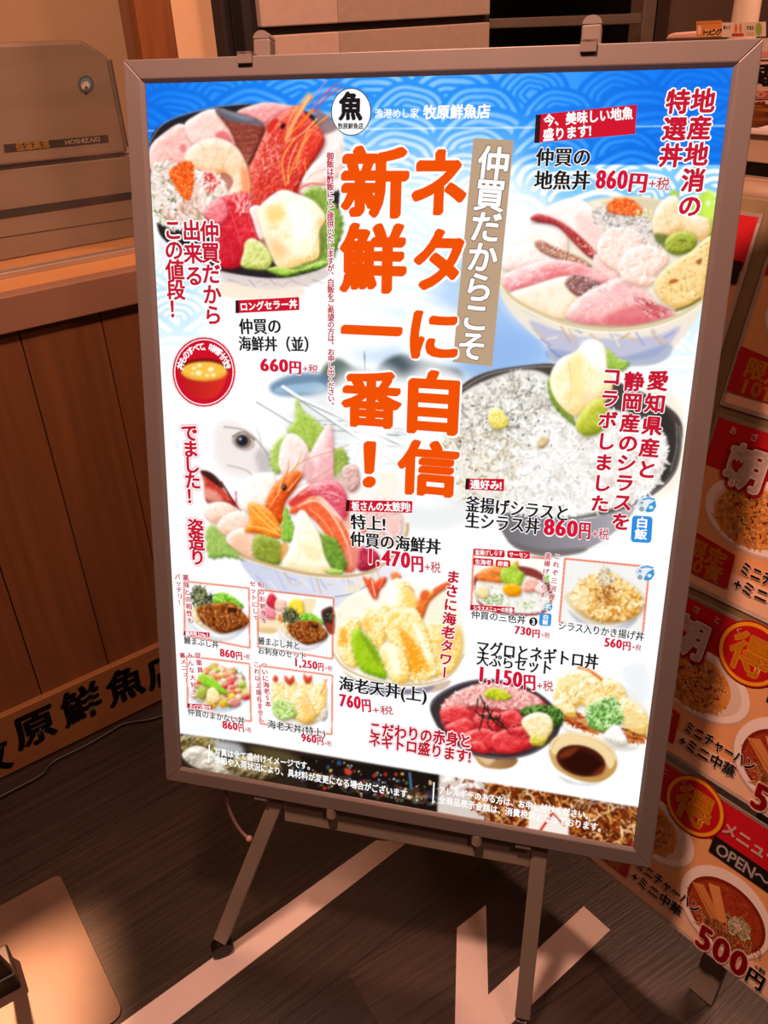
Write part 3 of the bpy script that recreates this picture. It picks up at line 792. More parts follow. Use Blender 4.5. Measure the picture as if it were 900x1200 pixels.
def paint_poster():
    g = Paint(160, 70, 870, 1005)
    yy, xx = np.mgrid[0:g.H, 0:g.W]; X = xx / g.s + g.x0; Y = yy / g.s + g.y0
    # ---------------- blue wave pattern
    wv = np.zeros((g.H, g.W), np.float32)
    rg = np.random.RandomState(11); row = 0; y = 78.0
    while y < 470:
        R = 56 * (.9 + .3 * rg.rand()); x = 160 - (R * .9 if row % 2 else 0)
        while x < 890:
            r_ = R * (.85 + .4 * rg.rand()); cx, cy = x + rg.uniform(-5, 5), y + rg.uniform(-4, 4) + r_ * .75
            x0, x1 = int((cx - r_ - g.x0) * g.s), int((cx + r_ - g.x0) * g.s); y0, y1 = int((cy - r_ - g.y0) * g.s), int((cy + r_ * .3 - g.y0) * g.s)
            x0, y0 = max(x0, 0), max(y0, 0); x1, y1 = min(x1, g.W), min(y1, g.H)
            if x1 > x0 and y1 > y0:
                dd = np.sqrt((X[y0:y1, x0:x1] - cx) ** 2 + ((Y[y0:y1, x0:x1] - cy) / .82) ** 2) / r_
                th = np.arctan2(Y[y0:y1, x0:x1] - cy, X[y0:y1, x0:x1] - cx)
                wob = .02 * np.sin(th * 5 + cx)
                q = dd + wob
                v = np.zeros_like(q)
                for lo_, hi_ in ((.87, 1.0), (.69, .77), (.50, .58), (.33, .42), (.16, .25)): v = np.maximum(v, ((q > lo_) & (q < hi_)).astype(np.float32))
                inn = q < 1.0
                wv[y0:y1, x0:x1][inn] = v[inn]
            x += R * 1.75
        y += 24; row += 1
    wv = g.blur(wv, 1.0)
    def mixf(stops, t):
        t = np.clip(t, 0, 1); out = np.zeros(t.shape + (3,), np.float32)
        for (a, ca), (b, cb) in zip(stops, stops[1:]):
            k = np.clip((t - a) / (b - a), 0, 1)[..., None]; m = ((t >= a) & (t <= b))[..., None]
            out = np.where(m, g.c(ca) + (g.c(cb) - g.c(ca)) * k, out)
        return out
    edge = np.clip(np.abs(X - 480) / 330, 0, 1)                 # deeper blue towards both upper corners
    low = np.where(X < 640, 150 - 20 * edge, 190)
    t = (Y - 75) / 300
    right = 1 / (1 + np.exp(-(X - 632) / 14))
    blueness = np.where(Y < 193, 1.0, 0.0) * right + (1 - right) * np.clip(1 - (Y - 120 - 45 * (edge > .55) * edge) / 95, 0, 1)
    top_light = mixf([(0, '#86c2fa'), (.45, '#4aa2f6'), (1, '#0a7aec')], np.clip(edge * 1.25 - .1 - (Y - 95) / 700, 0, 1))
    top_line = mixf([(0, '#2790ee'), (.45, '#1280ea'), (1, '#026cdc')], np.clip(edge * 1.25 - .1, 0, 1))
    topc = top_light + (top_line - top_light) * wv[..., None]
    lc = np.where((X > 640)[..., None], g.c('#78c0ee'), g.c('#9ad0f3')) * np.ones_like(topc)
    fade = np.clip(1 - (Y - 150) / 105, 0, 1) * np.clip(np.abs(X - 430) / 40, .55, 1) + .8 * np.clip((X - 600) / 60, 0, 1) * np.clip(1 - (Y - 215) / 60, 0, 1) + .55 * np.clip((X - 720) / 60, 0, 1) * np.clip(1 - (Y - 260) / 260, 0, 1) + .35 * np.clip(1 - np.abs(Y - 290) / 110, 0, 1) * np.clip((560 - X) / 60, 0, 1) * np.clip((X - 390) / 30, 0, 1) + .75 * np.clip((262 - X) / 40, 0, 1) * np.clip(1 - np.abs(Y - 350) / 90, 0, 1)
    fade = np.clip(fade, 0, .95)
    lowc = 1 + (lc - 1) * (wv * fade)[..., None]
    g.im[:] = lowc + (topc - lowc) * blueness[..., None]
    g.im[:] = np.where(((np.abs(Y - (153 - (X - 172) * .0086)) < .9))[..., None], g.im * .35 + .65, g.im)
    # ---------------- harbour photograph behind the headline
    g.P([(520, 300), (640, 330), (640, 450), (520, 470)], '#9cc0e8', 22, .75); g.P([(430, 370), (600, 385), (600, 450), (430, 430)], '#b3cde8', 16, .8)
    g.P([(555, 385), (640, 400), (600, 440), (540, 440)], '#7fa6d8', 14, .6)
    g.P([(438, 442), (448, 425), (470, 415), (492, 420), (520, 428), (540, 436), (542, 456), (500, 452), (450, 452)], '#3d4a52', 3, .95)
    g.P([(378, 432), (395, 420), (415, 430), (440, 436), (440, 454), (380, 452)], '#53625e', 3, .9)
    g.P([(316, 452), (345, 438), (380, 440), (384, 462), (330, 464)], '#5f7f9e', 3, .9); g.P([(325, 454), (372, 448), (378, 458), (330, 461)], '#9dbdd6', 1.5, .9)
    g.L([(427, 411), (428, 440)], 1.2, '#59636a')
    g.P([(375, 458), (450, 450), (560, 452), (560, 600), (470, 620), (400, 560), (330, 500)], '#e3e5e6', 8, .9)
    for k in range(60):
        y0 = 462 + rg.rand() * 110; x0 = 345 + rg.rand() * 170
        g.L([(x0, y0), (x0 + 30 + 50 * rg.rand(), y0 + (rg.rand() - .3) * 8)], .8 + rg.rand() * .8, ['#8d9397', '#a9afb2', '#6a7074', '#ffffff', '#c6cacc'][rg.randint(5)], .7)
    for a_, b_ in (((330, 452), (480, 552)), ((352, 466), (560, 560)), ((300, 468), (420, 540))): g.L([a_, b_], 4, '#f4f4f4', .95); g.L([(a_[0], a_[1] + 3), (b_[0], b_[1] + 3)], 1.2, '#7c8286', .9)
    for k in range(30):
        x0, y0 = 505 + rg.rand() * 40, 452 + rg.rand() * 60; g.L([(x0, y0), (x0 + 14, y0 + 5)], 1, '#6d767b', .5)
    # white halo round the headline
    for q in ((432, 544, 26, 44), (435, 467, 46, 42), (507, 472, 44, 46), (502, 549, 46, 44), (507, 393, 44, 36), (435, 388, 42, 24)): g.E(q[0], q[1], q[2], q[3], '#ffffff', blur=9, a=.8)
    # large fish head, faded
    g.P([(250, 500), (270, 490), (300, 510), (330, 545), (300, 560), (270, 560), (250, 540)], '#e6dcd8', 8, .85)
    g.L([(262, 500), (290, 506), (312, 530), (318, 545)], 2, '#9b8f8d', .7); g.L([(266, 545), (290, 552), (300, 566)], 2, '#b9a8a4', .7)
    g.E(285, 518, 14, 10, '#c2b2ac', rot=18, blur=1); g.E(284.5, 517, 10, 8.5, '#85705f', rot=10, blur=1); g.E(284, 516.5, 6.5, 6.2, '#1b2230', blur=1); g.E(281.5, 514.5, 1.6, 1.4, '#ffffff')
    g.L([(272, 512), (285, 506), (299, 516)], 1.4, '#5c5048', .8); g.P([(300, 530), (318, 530), (322, 548), (306, 556)], '#a8a0a4', 4, .6); g.L([(300, 500), (306, 520), (300, 538)], 1.2, '#b5aaa8', .6)

    # ---------------- upper left bowl
    g.Z(170, 90, 3.913)
    g.P([(20, 312), (110, 205), (330, 142), (560, 125), (740, 160), (860, 260), (890, 420), (885, 640), (845, 850), (640, 925), (440, 910), (300, 875), (100, 760), (48, 640)], '#232024')
    g.P([(60, 330), (200, 230), (520, 190), (760, 220), (840, 330), (820, 560), (700, 800), (460, 840), (340, 780), (230, 660), (70, 640)], '#c9846e', 14, .95)
    g.L([(18, 306), (105, 200), (325, 138), (470, 124)], 5, '#8a8288', .9)
    g.P([(330, 895), (460, 915), (640, 922), (850, 880), (800, 940), (640, 985), (520, 1000), (400, 985)], '#cfc4c4', 4, 1, col2='#e9dcd2')
    g.P([(350, 940), (560, 975), (720, 960), (690, 1015), (380, 1015)], '#f2e2cf', 6, .95)
    for k in range(14): g.L([(380 + k * 32, 930 + (k % 3) * 12), (410 + k * 32, 938 + (k % 4) * 9)], 5, ['#8d8796', '#b5a9a4', '#a49fae'][k % 3], .6)
    g.P([(60, 740), (140, 800), (330, 890), (340, 940), (160, 900), (70, 820)], '#e8e3ea', 10, .9)
    g.P([(700, 300), (840, 210), (905, 250), (905, 500), (800, 520), (700, 520)], '#f8ece8', 8, 1)
    g.P([(780, 150), (850, 190), (880, 240), (800, 260)], '#8c6f76', 6, .9)
    g.B([(22, 325), (90, 255), (170, 215), (235, 290), (200, 395), (120, 395), (30, 430)], '#f6c4ba', '#fff0ea', '#e4958d', r=22, n=.25, ns=20)
    g.B([(180, 225), (230, 178), (300, 148), (380, 160), (430, 260), (410, 310), (320, 300), (230, 320)], '#f9d3c8', '#fff4f0', '#eba79c', r=24, n=.2, ns=26)
    g.P([(320, 265), (370, 250), (400, 300), (370, 320)], '#d8505a', 8, .7); g.P([(160, 315), (185, 310), (185, 345), (165, 345)], '#e0606a', 7, .7); g.P([(90, 300), (130, 290), (130, 320)], '#f0a8a4', 8, .7)
    g.B([(420, 160), (540, 118), (650, 128), (700, 145), (600, 190), (540, 230), (480, 190)], '#f3a3a2', '#fde0da', '#d66a6c', r=18, n=.25, ns=18)
    g.B([(322, 150), (400, 162), (515, 195), (548, 240), (530, 310), (485, 405), (430, 335), (385, 240)], '#8c3c30', '#c9705a', '#4c1a18', r=20, n=.3, ns=12)
    g.P([(322, 150), (400, 160), (515, 195), (540, 225), (470, 215), (380, 200)], '#5e6674', 6, .9); g.P([(340, 150), (410, 165), (500, 195), (440, 195)], '#8d97a6', 6, .7)
    for k in range(9): g.L([(395 + k * 15, 205), (430 + k * 10, 300), (470, 390)], 1.6, '#e8b49a', .35)
    for k in range(6): g.L([(385 + k * 8, 225 + k * 26), (470, 215 + k * 30), (530, 225 + k * 22)], 1.4, '#e8b49a', .35)
    g.B([(478, 430), (500, 370), (560, 240), (630, 165), (700, 130), (745, 180), (800, 235), (820, 300), (760, 400), (715, 480), (680, 560), (560, 610), (490, 600)], '#dd3f34', '#ff9c86', '#9c1414', r=34, n=.5, ns=12)
    g.S([(500, 400), (560, 270), (620, 300), (600, 420), (520, 460)], 130, 18, 5, ['#f6b3a2', '#fbd6ca', '#e06a58', '#f08d7c', '#c83028'], None, 180, .6)
    g.S([(560, 420), (700, 400), (680, 540), (520, 590)], 90, 40, 5, ['#e84b3a', '#b81c1c', '#f4826c', '#c92a24'], 120, 40, .7)
    g.P([(560, 235), (590, 195), (615, 200), (570, 260)], '#d8261c', 4, .9)
    g.B([(740, 250), (790, 250), (818, 300), (760, 400), (715, 470), (700, 400)], '#e5402f', '#ff8f6e', '#a81616', r=16, n=.4, ns=12)
    for a_, w_, c_ in (([(760, 85), (690, 190), (640, 290)], 22, '#f58a3a'), ([(770, 150), (700, 230), (640, 290)], 16, '#fb7a24'), ([(720, 120), (680, 200), (620, 290)], 14, '#e8521f'), ([(755, 90), (700, 180), (660, 270)], 8, '#ffd7a0'), ([(850, 172), (780, 225), (700, 300)], 9, '#f8963c'), ([(700, 130), (660, 200), (650, 250)], 9, '#ffb070'), ([(790, 190), (720, 260), (650, 300)], 8, '#ffc27c'),
                       ([(690, 280), (640, 350), (630, 420), (645, 500)], 6, '#f9b04a'), ([(740, 270), (690, 380), (650, 490)], 6, '#f7a23c'), ([(700, 300), (660, 400), (655, 490)], 4, '#ffd890'), ([(760, 260), (715, 330), (690, 420)], 5, '#f8b65c'), ([(730, 370), (735, 420), (742, 450)], 4, '#ffb35c'),
                       ([(770, 165), (840, 90), (905, 45)], 5, '#d83a50'), ([(765, 150), (820, 80), (890, 25)], 5, '#e06a7c'), ([(750, 130), (790, 70), (830, 20)], 4, '#e88a96'), ([(780, 120), (850, 60), (880, 30)], 3, '#c22a40')):
        g.L(a_, w_, c_, .95, taper=w_ > 7)
    g.P([(740, 75), (765, 85), (730, 150), (680, 230), (660, 300), (640, 280), (690, 160)], '#ffc58a', 5, .55)
    g.E(632, 226, 9, 16, '#1c1210', rot=20)
    g.B([(760, 410), (830, 350), (890, 300), (905, 420), (850, 470), (760, 500), (720, 480)], '#fbe6de', '#ffffff', '#f0b8a8', r=16, n=.2, ns=14)
    g.L([(740, 470), (800, 430), (890, 420)], 6, '#f2a08c', .6); g.L([(700, 520), (760, 490), (850, 500)], 8, '#e8553c', .7)
    g.B([(185, 385), (200, 330), (270, 288), (350, 284), (425, 330), (468, 415), (480, 530), (440, 570), (380, 545), (405, 480), (365, 440), (310, 450), (240, 440)], '#fad9b8', '#fffaf0', '#f09a5e', r=30, n=.18, ns=16, k=.9)
    for a_ in ([(250, 300), (270, 350), (262, 420)], [(330, 288), (330, 350), (300, 430)], [(400, 315), (370, 380), (355, 440)], [(450, 380), (410, 430), (395, 470)], [(476, 470), (430, 490), (400, 510)]): g.L(a_, 3, '#ef9a62', .55)
    g.S([(220, 330), (340, 310), (440, 400), (460, 500), (380, 430), (260, 410)], 60, 14, 3, ['#fff8ee', '#f2b07c', '#f8cfa4'], 40, 60, .5)
    g.P([(440, 420), (470, 430), (478, 520), (450, 550)], '#f0804a', 8, .6)
    cr = [(28, 430), (110, 385), (200, 430), (320, 440), (385, 545), (330, 600), (250, 680), (150, 700), (60, 670), (40, 640)]
    g.P(cr, '#e9dccf', 3); g.S(cr, 420, 30, 7, ['#fffaf4', '#ffffff', '#f2e2d6', '#e9c2b4', '#c9b7a2', '#f7d3c8', '#d8cdbd', '#8d8a6c'], None, 180, .85)
    g.S([(120, 560), (260, 560), (250, 670), (120, 690)], 60, 40, 9, ['#e0a898', '#c9a48c', '#f2d2c4', '#a89a7c', '#b98a6c'], 70, 50, .8)
    g.D([(50, 600), (130, 560), (140, 650), (60, 660)], 26, 4, ['#5d6a44', '#6d5a48', '#8a8a5c'])
    ro = [(112, 435), (150, 405), (210, 388), (222, 440), (218, 520), (200, 565), (172, 550), (125, 480)]
    g.P(ro, '#e8561a', 3); g.D(ro, 240, 6, ['#f06a1c', '#e2480f', '#ff8a3a', '#d63a0c'], hi='#ffc890')
    g.P([(270, 465), (300, 440), (325, 470), (318, 520), (290, 530), (300, 490)], '#d63030', 3, .9); g.S([(240, 450), (340, 450), (340, 530), (250, 530)], 40, 22, 6, ['#ffffff', '#fbe4da', '#f6c8bc', '#d84040'], 110, 60)
    g.B([(270, 625), (325, 560), (400, 540), (475, 535), (492, 640), (525, 745), (460, 790), (440, 865), (340, 865), (335, 720), (290, 660)], '#dd2a38', '#f77f80', '#a00a1e', r=26, n=.35, ns=18)
    g.B([(270, 625), (330, 560), (370, 580), (380, 640), (330, 680)], '#f0828a', '#fdd0cc', '#cf3848', r=14, n=.4, ns=12)
    for a_ in ([(380, 590), (420, 700), (440, 780)], [(340, 700), (390, 760), (400, 850)], [(470, 560), (480, 660), (510, 740)]): g.L(a_, 4, '#f8a09c', .5)
    g.S([(400, 545), (475, 535), (485, 610), (420, 620)], 50, 26, 6, ['#f9b4ae', '#fde0da', '#e8404a', '#f28080'], 100, 40, .7)
    g.P([(340, 690), (440, 760), (440, 860), (345, 860)], '#c01428', 12, .55)
    g.B([(478, 605), (520, 590), (555, 640), (560, 720), (525, 745), (495, 660)], '#fde6de', '#ffffff', '#f2b29e', r=12)
    g.leaf([(725, 545), (770, 505), (830, 520), (875, 590), (905, 660), (890, 760), (845, 850), (760, 885), (640, 912), (560, 880), (650, 860), (760, 820), (800, 700), (800, 620)], '#7fa23e', '#cfe08a', '#4a6a1e', ((840, 540), (760, 870)), 7, 8, 14)
    g.P([(735, 800), (800, 700), (830, 760), (800, 840)], '#5c7a26', 10, .6)
    g.B([(515, 615), (560, 560), (630, 518), (700, 538), (775, 572), (828, 645), (800, 705), (797, 820), (740, 850), (650, 878), (600, 862), (560, 775), (535, 700)], '#fff0cf', '#fffefa', '#f6c173', r=34, n=.22, ns=34, k=.85)
    g.P([(555, 610), (620, 590), (640, 640), (580, 680)], '#f6c250', 16, .55); g.P([(560, 740), (620, 760), (660, 800), (620, 840), (580, 800)], '#f2a050', 20, .45); g.P([(660, 560), (760, 600), (760, 720), (690, 760), (660, 660)], '#ffffff', 24, .8)
    g.L([(560, 600), (600, 700), (600, 850)], 3, '#f0c690', .6); g.L([(700, 560), (720, 700), (700, 860)], 3, '#f6dcae', .6); g.L([(790, 720), (760, 790), (770, 840)], 4, '#ffffff', .8)
    g.B([(440, 865), (452, 800), (458, 760), (492, 740), (545, 770), (582, 832), (560, 880), (500, 882)], '#d9dd86', '#f9f8cf', '#9aa83e', r=16, n=.5, ns=9)
    g.leaf([(560, 885), (620, 872), (700, 885), (800, 845), (850, 850), (800, 875), (720, 890), (640, 912)], '#a8cc4a', '#e2f09a', '#5f8a22', ((580, 885), (840, 852)), 4, 5, 8)

    # ---------------- upper right bowl
    g.Z(575, 220, 3.3333)
    g.P([(20, 420), (60, 500), (220, 640), (260, 690), (0, 690), (0, 430)], '#8fb4ea', 14, .55)
    g.P([(36, 360), (40, 420), (80, 490), (150, 560), (215, 620), (255, 690), (450, 700), (640, 690), (720, 620), (800, 520), (826, 450), (820, 400), (600, 480), (300, 480), (100, 380)], '#eadfd0', 1.5)
    g.P([(150, 520), (300, 570), (480, 590), (650, 575), (740, 540), (690, 620), (600, 670), (300, 680), (240, 640)], '#b9b9d2', 6, .9)
    for k in range(22): g.L([(170 + k * 24, 555 + 40 * math.sin(k)), (215 + k * 24, 590 + 30 * math.sin(k * 1.7))], 9, ['#d9b48c', '#8c9ac6', '#efe4d2', '#a9b4d6', '#c9a078'][k % 5], .6)
    g.P([(230, 630), (480, 665), (700, 610), (640, 690), (280, 690)], '#7f93bf', 6, .55); g.L([(220, 620), (300, 672), (500, 690)], 5, '#4f78b4', .7)
    g.P([(35, 350), (55, 240), (180, 130), (400, 50), (600, 38), (800, 90), (870, 160), (860, 330), (825, 430), (640, 530), (480, 550), (300, 530), (120, 455)], '#efe6d0', 1.5)
    g.P([(430, 60), (600, 42), (780, 85), (700, 130), (560, 100)], '#d6c9a6', 6, .9); g.L([(180, 130), (400, 50), (600, 38), (800, 90)], 7, '#e2d6b8', .95)
    # fish slices
    g.B([(60, 270), (70, 190), (150, 150), (260, 130), (300, 210), (260, 320), (120, 320)], '#fdf0e8', '#ffffff', '#f3cdbd', r=26, n=.15, ns=30)
    g.B([(150, 120), (250, 60), (330, 40), (400, 80), (440, 160), (430, 260), (380, 260), (300, 180), (240, 140)], '#fdeee8', '#ffffff', '#f6c4bc', r=30, n=.2, ns=24)
    g.P([(330, 110), (420, 130), (430, 230), (390, 240)], '#f8c2b8', 16, .6)
    g.B([(155, 118), (190, 102), (270, 130), (340, 180), (400, 240), (415, 275), (385, 270), (330, 220), (260, 150), (180, 132)], '#b83a3e', '#e88a80', '#7c1c24', r=8, n=.5, ns=7)
    g.S([(330, 190), (400, 240), (412, 272), (360, 240)], 40, 10, 4, ['#e2a07c', '#8a2a2c', '#f2d0b4'], 40, 30)
    g.B([(60, 320), (50, 250), (160, 215), (280, 250), (380, 300), (360, 330), (250, 300)], '#fdf0ea', '#ffffff', '#f2c6b8', r=22, n=.15, ns=24)
    g.B([(170, 215), (200, 205), (270, 240), (350, 270), (395, 305), (360, 305), (280, 285), (200, 250)], '#c08a74', '#edcdb8', '#7a4030', r=6, n=.8, ns=5)
    g.S([(180, 215), (270, 240), (385, 300), (300, 285)], 120, 9, 3, ['#a0543e', '#e9c4a6', '#8a3a2c', '#d89a7c', '#f4e2d0'], 60, 60)
    g.B([(400, 280), (430, 260), (500, 330), (480, 370), (420, 340)], '#f8cfc6', '#fff0ec', '#dc9a92', r=14)
    g.B([(40, 375), (60, 335), (180, 290), (260, 280), (360, 300), (430, 340), (450, 370), (380, 380), (300, 345), (170, 375), (90, 405)], '#f6b9b8', '#fff0ee', '#dc6e76', r=22, n=.25, ns=16)
    g.P([(200, 310), (340, 300), (420, 345), (330, 340), (230, 355)], '#e8767c', 10, .55); g.S([(60, 340), (260, 290), (400, 340), (300, 340), (120, 385)], 60, 26, 3, ['#ffffff', '#fbdcd8', '#e88c90'], -15, 20, .5)
    g.B([(78, 412), (170, 380), (290, 345), (360, 360), (350, 430), (290, 510), (180, 490), (110, 450)], '#fbe9d2', '#fffaf2', '#efc79a', r=26, n=.12, ns=30)
    g.B([(290, 370), (320, 338), (365, 345), (425, 370), (380, 395), (350, 420), (320, 410)], '#9c6a66', '#e2c4b8', '#5a2c30', r=6, n=.9, ns=5)
    g.S([(295, 370), (330, 345), (420, 372), (345, 415)], 110, 8, 3, ['#5d3438', '#e9d2c8', '#8c5450', '#b98a84'], None, 180)
    g.B([(295, 495), (330, 440), (420, 385), (520, 345), (590, 380), (640, 440), (720, 488), (640, 520), (520, 538), (400, 535), (320, 520)], '#f5b8b4', '#fff2ee', '#d8747a', r=26, n=.2, ns=18)
    for k in range(13): g.L([(330 + k * 22, 500 - k * 6), (390 + k * 20, 440 - k * 3), (470 + k * 12, 380 + k * 2)], 3, '#ffffff', .45)
    g.P([(430, 520), (520, 470), (620, 460), (650, 500), (560, 535)], '#d4545e', 12, .6); g.P([(560, 430), (620, 440), (715, 485), (640, 480)], '#b44048', 6, .7)
    g.S([(560, 430), (710, 480), (640, 510), (580, 470)], 40, 22, 4, ['#c8505a', '#f4c8c4', '#8c2a34', '#eec4b8'], 35, 20)
    g.S([(355, 400), (520, 345), (560, 375), (430, 410), (370, 430)], 80, 10, 3, ['#ffffff', '#e2e2e2', '#c9b4b0'], None, 180, .8)
    # shirasu, roe, white shrimp
    sr = [(400, 90), (470, 70), (600, 90), (660, 150), (680, 230), (620, 230), (500, 160), (420, 150)]
    g.P(sr, '#ded4cc', 3); g.S(sr, 240, 22, 4, ['#ffffff', '#f4eee8', '#c2b4ae', '#a4988e', '#e9dcd6', '#8d8a88'], None, 180)
    g.B([(455, 75), (480, 45), (540, 42), (580, 70), (585, 105), (520, 105), (465, 95)], '#ea5a1e', '#ff9a5a', '#c03408', r=8, n=.6, ns=5); g.D([(455, 75), (480, 45), (540, 42), (580, 70), (585, 105), (500, 100)], 150, 4.5, ['#f0702c', '#dd4612', '#ff8f4a'], hi='#ffc89a')
    g.S([(560, 90), (620, 90), (640, 120), (580, 120)], 30, 16, 4, ['#e6d88a', '#f6eeba', '#c9c06a'], 60, 60)
    for q in ([(420, 210), (460, 165), (530, 155), (590, 190), (560, 250), (500, 320), (440, 290), (418, 250)], [(500, 300), (540, 240), (610, 225), (680, 250), (690, 290), (640, 340), (620, 380), (540, 370), (505, 340)]):
        g.B(q, '#fce3d6', '#ffffff', '#efb7a0', r=18, n=.35, ns=14)
    g.S([(425, 210), (530, 160), (680, 255), (630, 370), (510, 340)], 150, 26, 5, ['#ffffff', '#fff6ee', '#f3cdb8', '#f8ded0', '#e8a890'], 120, 60, .6)
    # ginger, wasabi, leaf, omelette
    g.P([(730, 90), (800, 40), (860, 20), (880, 180), (820, 190)], '#b6d84a', 6, .95); g.P([(840, 30), (880, 20), (870, 120), (830, 110)], '#cdee5a', 8, .8); g.E(850, 60, 8, 10, '#e8f6d8', blur=2)
    g.leaf([(700, 20), (720, 8), (735, 25), (720, 40)], '#a6cc4a', '#e0f09a', '#6a9a2a', ((700, 20), (730, 30)), 2, 3, 4)
    g.B([(630, 140), (660, 60), (720, 30), (760, 90), (820, 110), (855, 130), (850, 200), (800, 200), (740, 170), (700, 200), (650, 200)], '#f6ddb2', '#fffaee', '#dba864', r=26, n=.15, ns=24)
    g.L([(680, 80), (690, 140), (720, 190)], 4, '#e2b47a', .6); g.L([(770, 120), (790, 160), (830, 190)], 4, '#e8c48c', .6)
    g.P([(640, 180), (700, 190), (690, 240), (650, 210)], '#5a6a2c', 6, .8)
    g.B([(682, 235), (690, 195), (740, 168), (790, 180), (805, 220), (780, 250), (720, 262)], '#a3ac3c', '#dbe07c', '#5f6a18', r=16, n=.35, ns=10); g.L([(730, 210), (750, 205), (770, 212)], 4, '#4a5212', .8); g.L([(745, 200), (752, 218)], 3, '#4a5212', .7)
    g.L([(800, 240), (840, 200), (870, 170)], 9, '#7a8a30', .8)
    g.B([(640, 370), (700, 300), (780, 250), (860, 190), (850, 330), (825, 430), (760, 465), (720, 470), (660, 430)], '#f4d494', '#fdeec2', '#d9a650', r=20, n=.25, ns=12)
    g.S([(650, 370), (780, 260), (850, 210), (830, 420), (740, 460)], 90, 12, 4, ['#c98a3c', '#e9bc70', '#fff2cc', '#8a8a3c', '#d09a4a'], None, 180, .6)
    g.P([(695, 365), (720, 355), (735, 365), (705, 375)], '#b4581c', 2, .9); g.P([(800, 290), (825, 275), (820, 300)], '#8a4a18', 2, .8)
    g.L([(720, 480), (770, 462), (822, 432)], 10, '#6d6a28', .8)
    g.L([(34, 372), (70, 425), (150, 475), (300, 535), (480, 556), (640, 536), (760, 490), (828, 445)], 18, '#d8c8a0', 1); g.L([(36, 380), (72, 432), (150, 482), (300, 543), (480, 565), (640, 545), (760, 498), (826, 452)], 7, '#f6efdc', .9); g.L([(60, 405), (150, 465), (300, 524), (480, 545), (640, 526)], 3, '#a8946a', .6)

    # ---------------- whitebait bowl
    g.Z(525, 390, 3.2143)
    g.P([(700, 230), (880, 260), (880, 560), (760, 640), (600, 700)], '#f1e2cf', 26, .8)
    g.P([(8, 300), (40, 210), (140, 150), (300, 122), (420, 120), (600, 170), (800, 260), (880, 340), (870, 470), (840, 540), (760, 610), (620, 670), (440, 690), (200, 640), (60, 590), (10, 540)], '#4a423e', 1.5)
    g.P([(190, 690), (320, 680), (520, 700), (700, 650), (640, 740), (500, 825), (350, 835), (240, 800)], '#6f6a70', 2, 1, col2='#b4b0b8', ang=0)
    g.P([(220, 780), (350, 815), (520, 812), (480, 835), (340, 842)], '#6d6460', 5, .8)
    for k in range(10): g.L([(240, 700 + k * 12), (440, 716 + k * 12), (600, 690 + k * 12)], 3, '#6f6c74', .35)
    g.L([(50, 215), (150, 158), (300, 130), (420, 128)], 6, '#8a827c', .9); g.L([(872, 350), (876, 430), (850, 530), (770, 608), (640, 668), (500, 695), (430, 694)], 9, '#6d6662', 1); g.L([(860, 340), (862, 430), (838, 520)], 4, '#b9b2ac', .6)
    g.P([(800, 290), (850, 340), (850, 470), (800, 560), (780, 420)], '#2c2826', 8, .7)
    wb = [(-6, 330), (30, 250), (120, 190), (280, 140), (390, 170), (480, 290), (620, 290), (760, 340), (826, 410), (800, 540), (750, 606), (600, 664), (450, 692), (240, 664), (20, 640), (-20, 500)]
    g.P(wb, '#e6e2dc', 5)
    g.S([(30, 300), (140, 190), (290, 145), (400, 220), (420, 320), (240, 420), (40, 420)], 620, 34, 6, ['#b9b2a8', '#d2ccc4', '#e9e6e0', '#a39c90', '#f4f2ee', '#8f887c', '#c9bfae', '#ffffff'], None, 180, .75)
    g.S([(-10, 400), (240, 380), (280, 600), (0, 620)], 460, 32, 6, ['#e2dccf', '#f4f2ea', '#c2b49a', '#ffffff', '#b0a083', '#d8ccb4', '#f0e6cc'], None, 180, .8)
    g.S([(280, 340), (460, 310), (600, 290), (760, 350), (820, 420), (760, 600), (450, 685), (200, 650), (300, 460)], 1300, 38, 7, ['#ffffff', '#fbfaf8', '#f1eee9', '#e2dcd6', '#ffffff', '#d0c9c1', '#f6f1ea'], None, 180, .85)
    g.S([(560, 420), (820, 420), (760, 600), (620, 640)], 160, 34, 6, ['#ead2cc', '#f6e6e2', '#d8bab4', '#ffffff'], None, 180, .6)
    g.D([(30, 300), (280, 150), (420, 320), (280, 460), (60, 540)], 55, 3.2, ['#3c3834', '#57504a', '#2a2624'])
    g.D([(200, 400), (700, 420), (700, 600), (300, 640)], 26, 2.6, ['#8a8078', '#6a625a'])
    g.B([(335, 410), (355, 390), (380, 400), (365, 425), (345, 432)], '#d9c090', '#f0e2c0', '#a8844a', r=6)
    g.B([(150, 320), (165, 285), (195, 285), (225, 325), (220, 352), (175, 360)], '#f0e27c', '#fdf8c4', '#c8b23c', r=14, n=.6, ns=8)
    g.leaf([(585, 110), (600, 60), (640, 95), (680, 110), (660, 140), (610, 140)], '#9cc04a', '#dcec96', '#5d8a24', ((600, 80), (660, 130)), 4, 5, 8)
    g.leaf([(375, 180), (400, 170), (410, 240), (460, 300), (480, 350), (420, 300), (385, 250)], '#7a9a38', '#c0d474', '#4a661c', ((385, 185), (470, 340)), 4, 5, 8)
    g.B([(385, 160), (420, 100), (480, 70), (520, 30), (560, 28), (590, 60), (600, 140), (620, 190), (600, 250), (520, 290), (470, 310), (420, 270), (390, 220)], '#fbeec4', '#fffef6', '#edc272', r=32, n=.16, ns=30)
    g.P([(500, 40), (560, 30), (590, 70), (590, 150), (540, 120)], '#ffffff', 14, .9); g.P([(450, 110), (500, 80), (510, 240), (470, 280), (460, 180)], '#f6de8c', 14, .6)
    g.L([(455, 110), (465, 200), (455, 280)], 4, '#e6bc74', .6); g.L([(530, 110), (540, 180), (520, 260)], 4, '#f2d69a', .6); g.P([(500, 230), (560, 230), (560, 270), (510, 280)], '#f6d0a4', 12, .6)
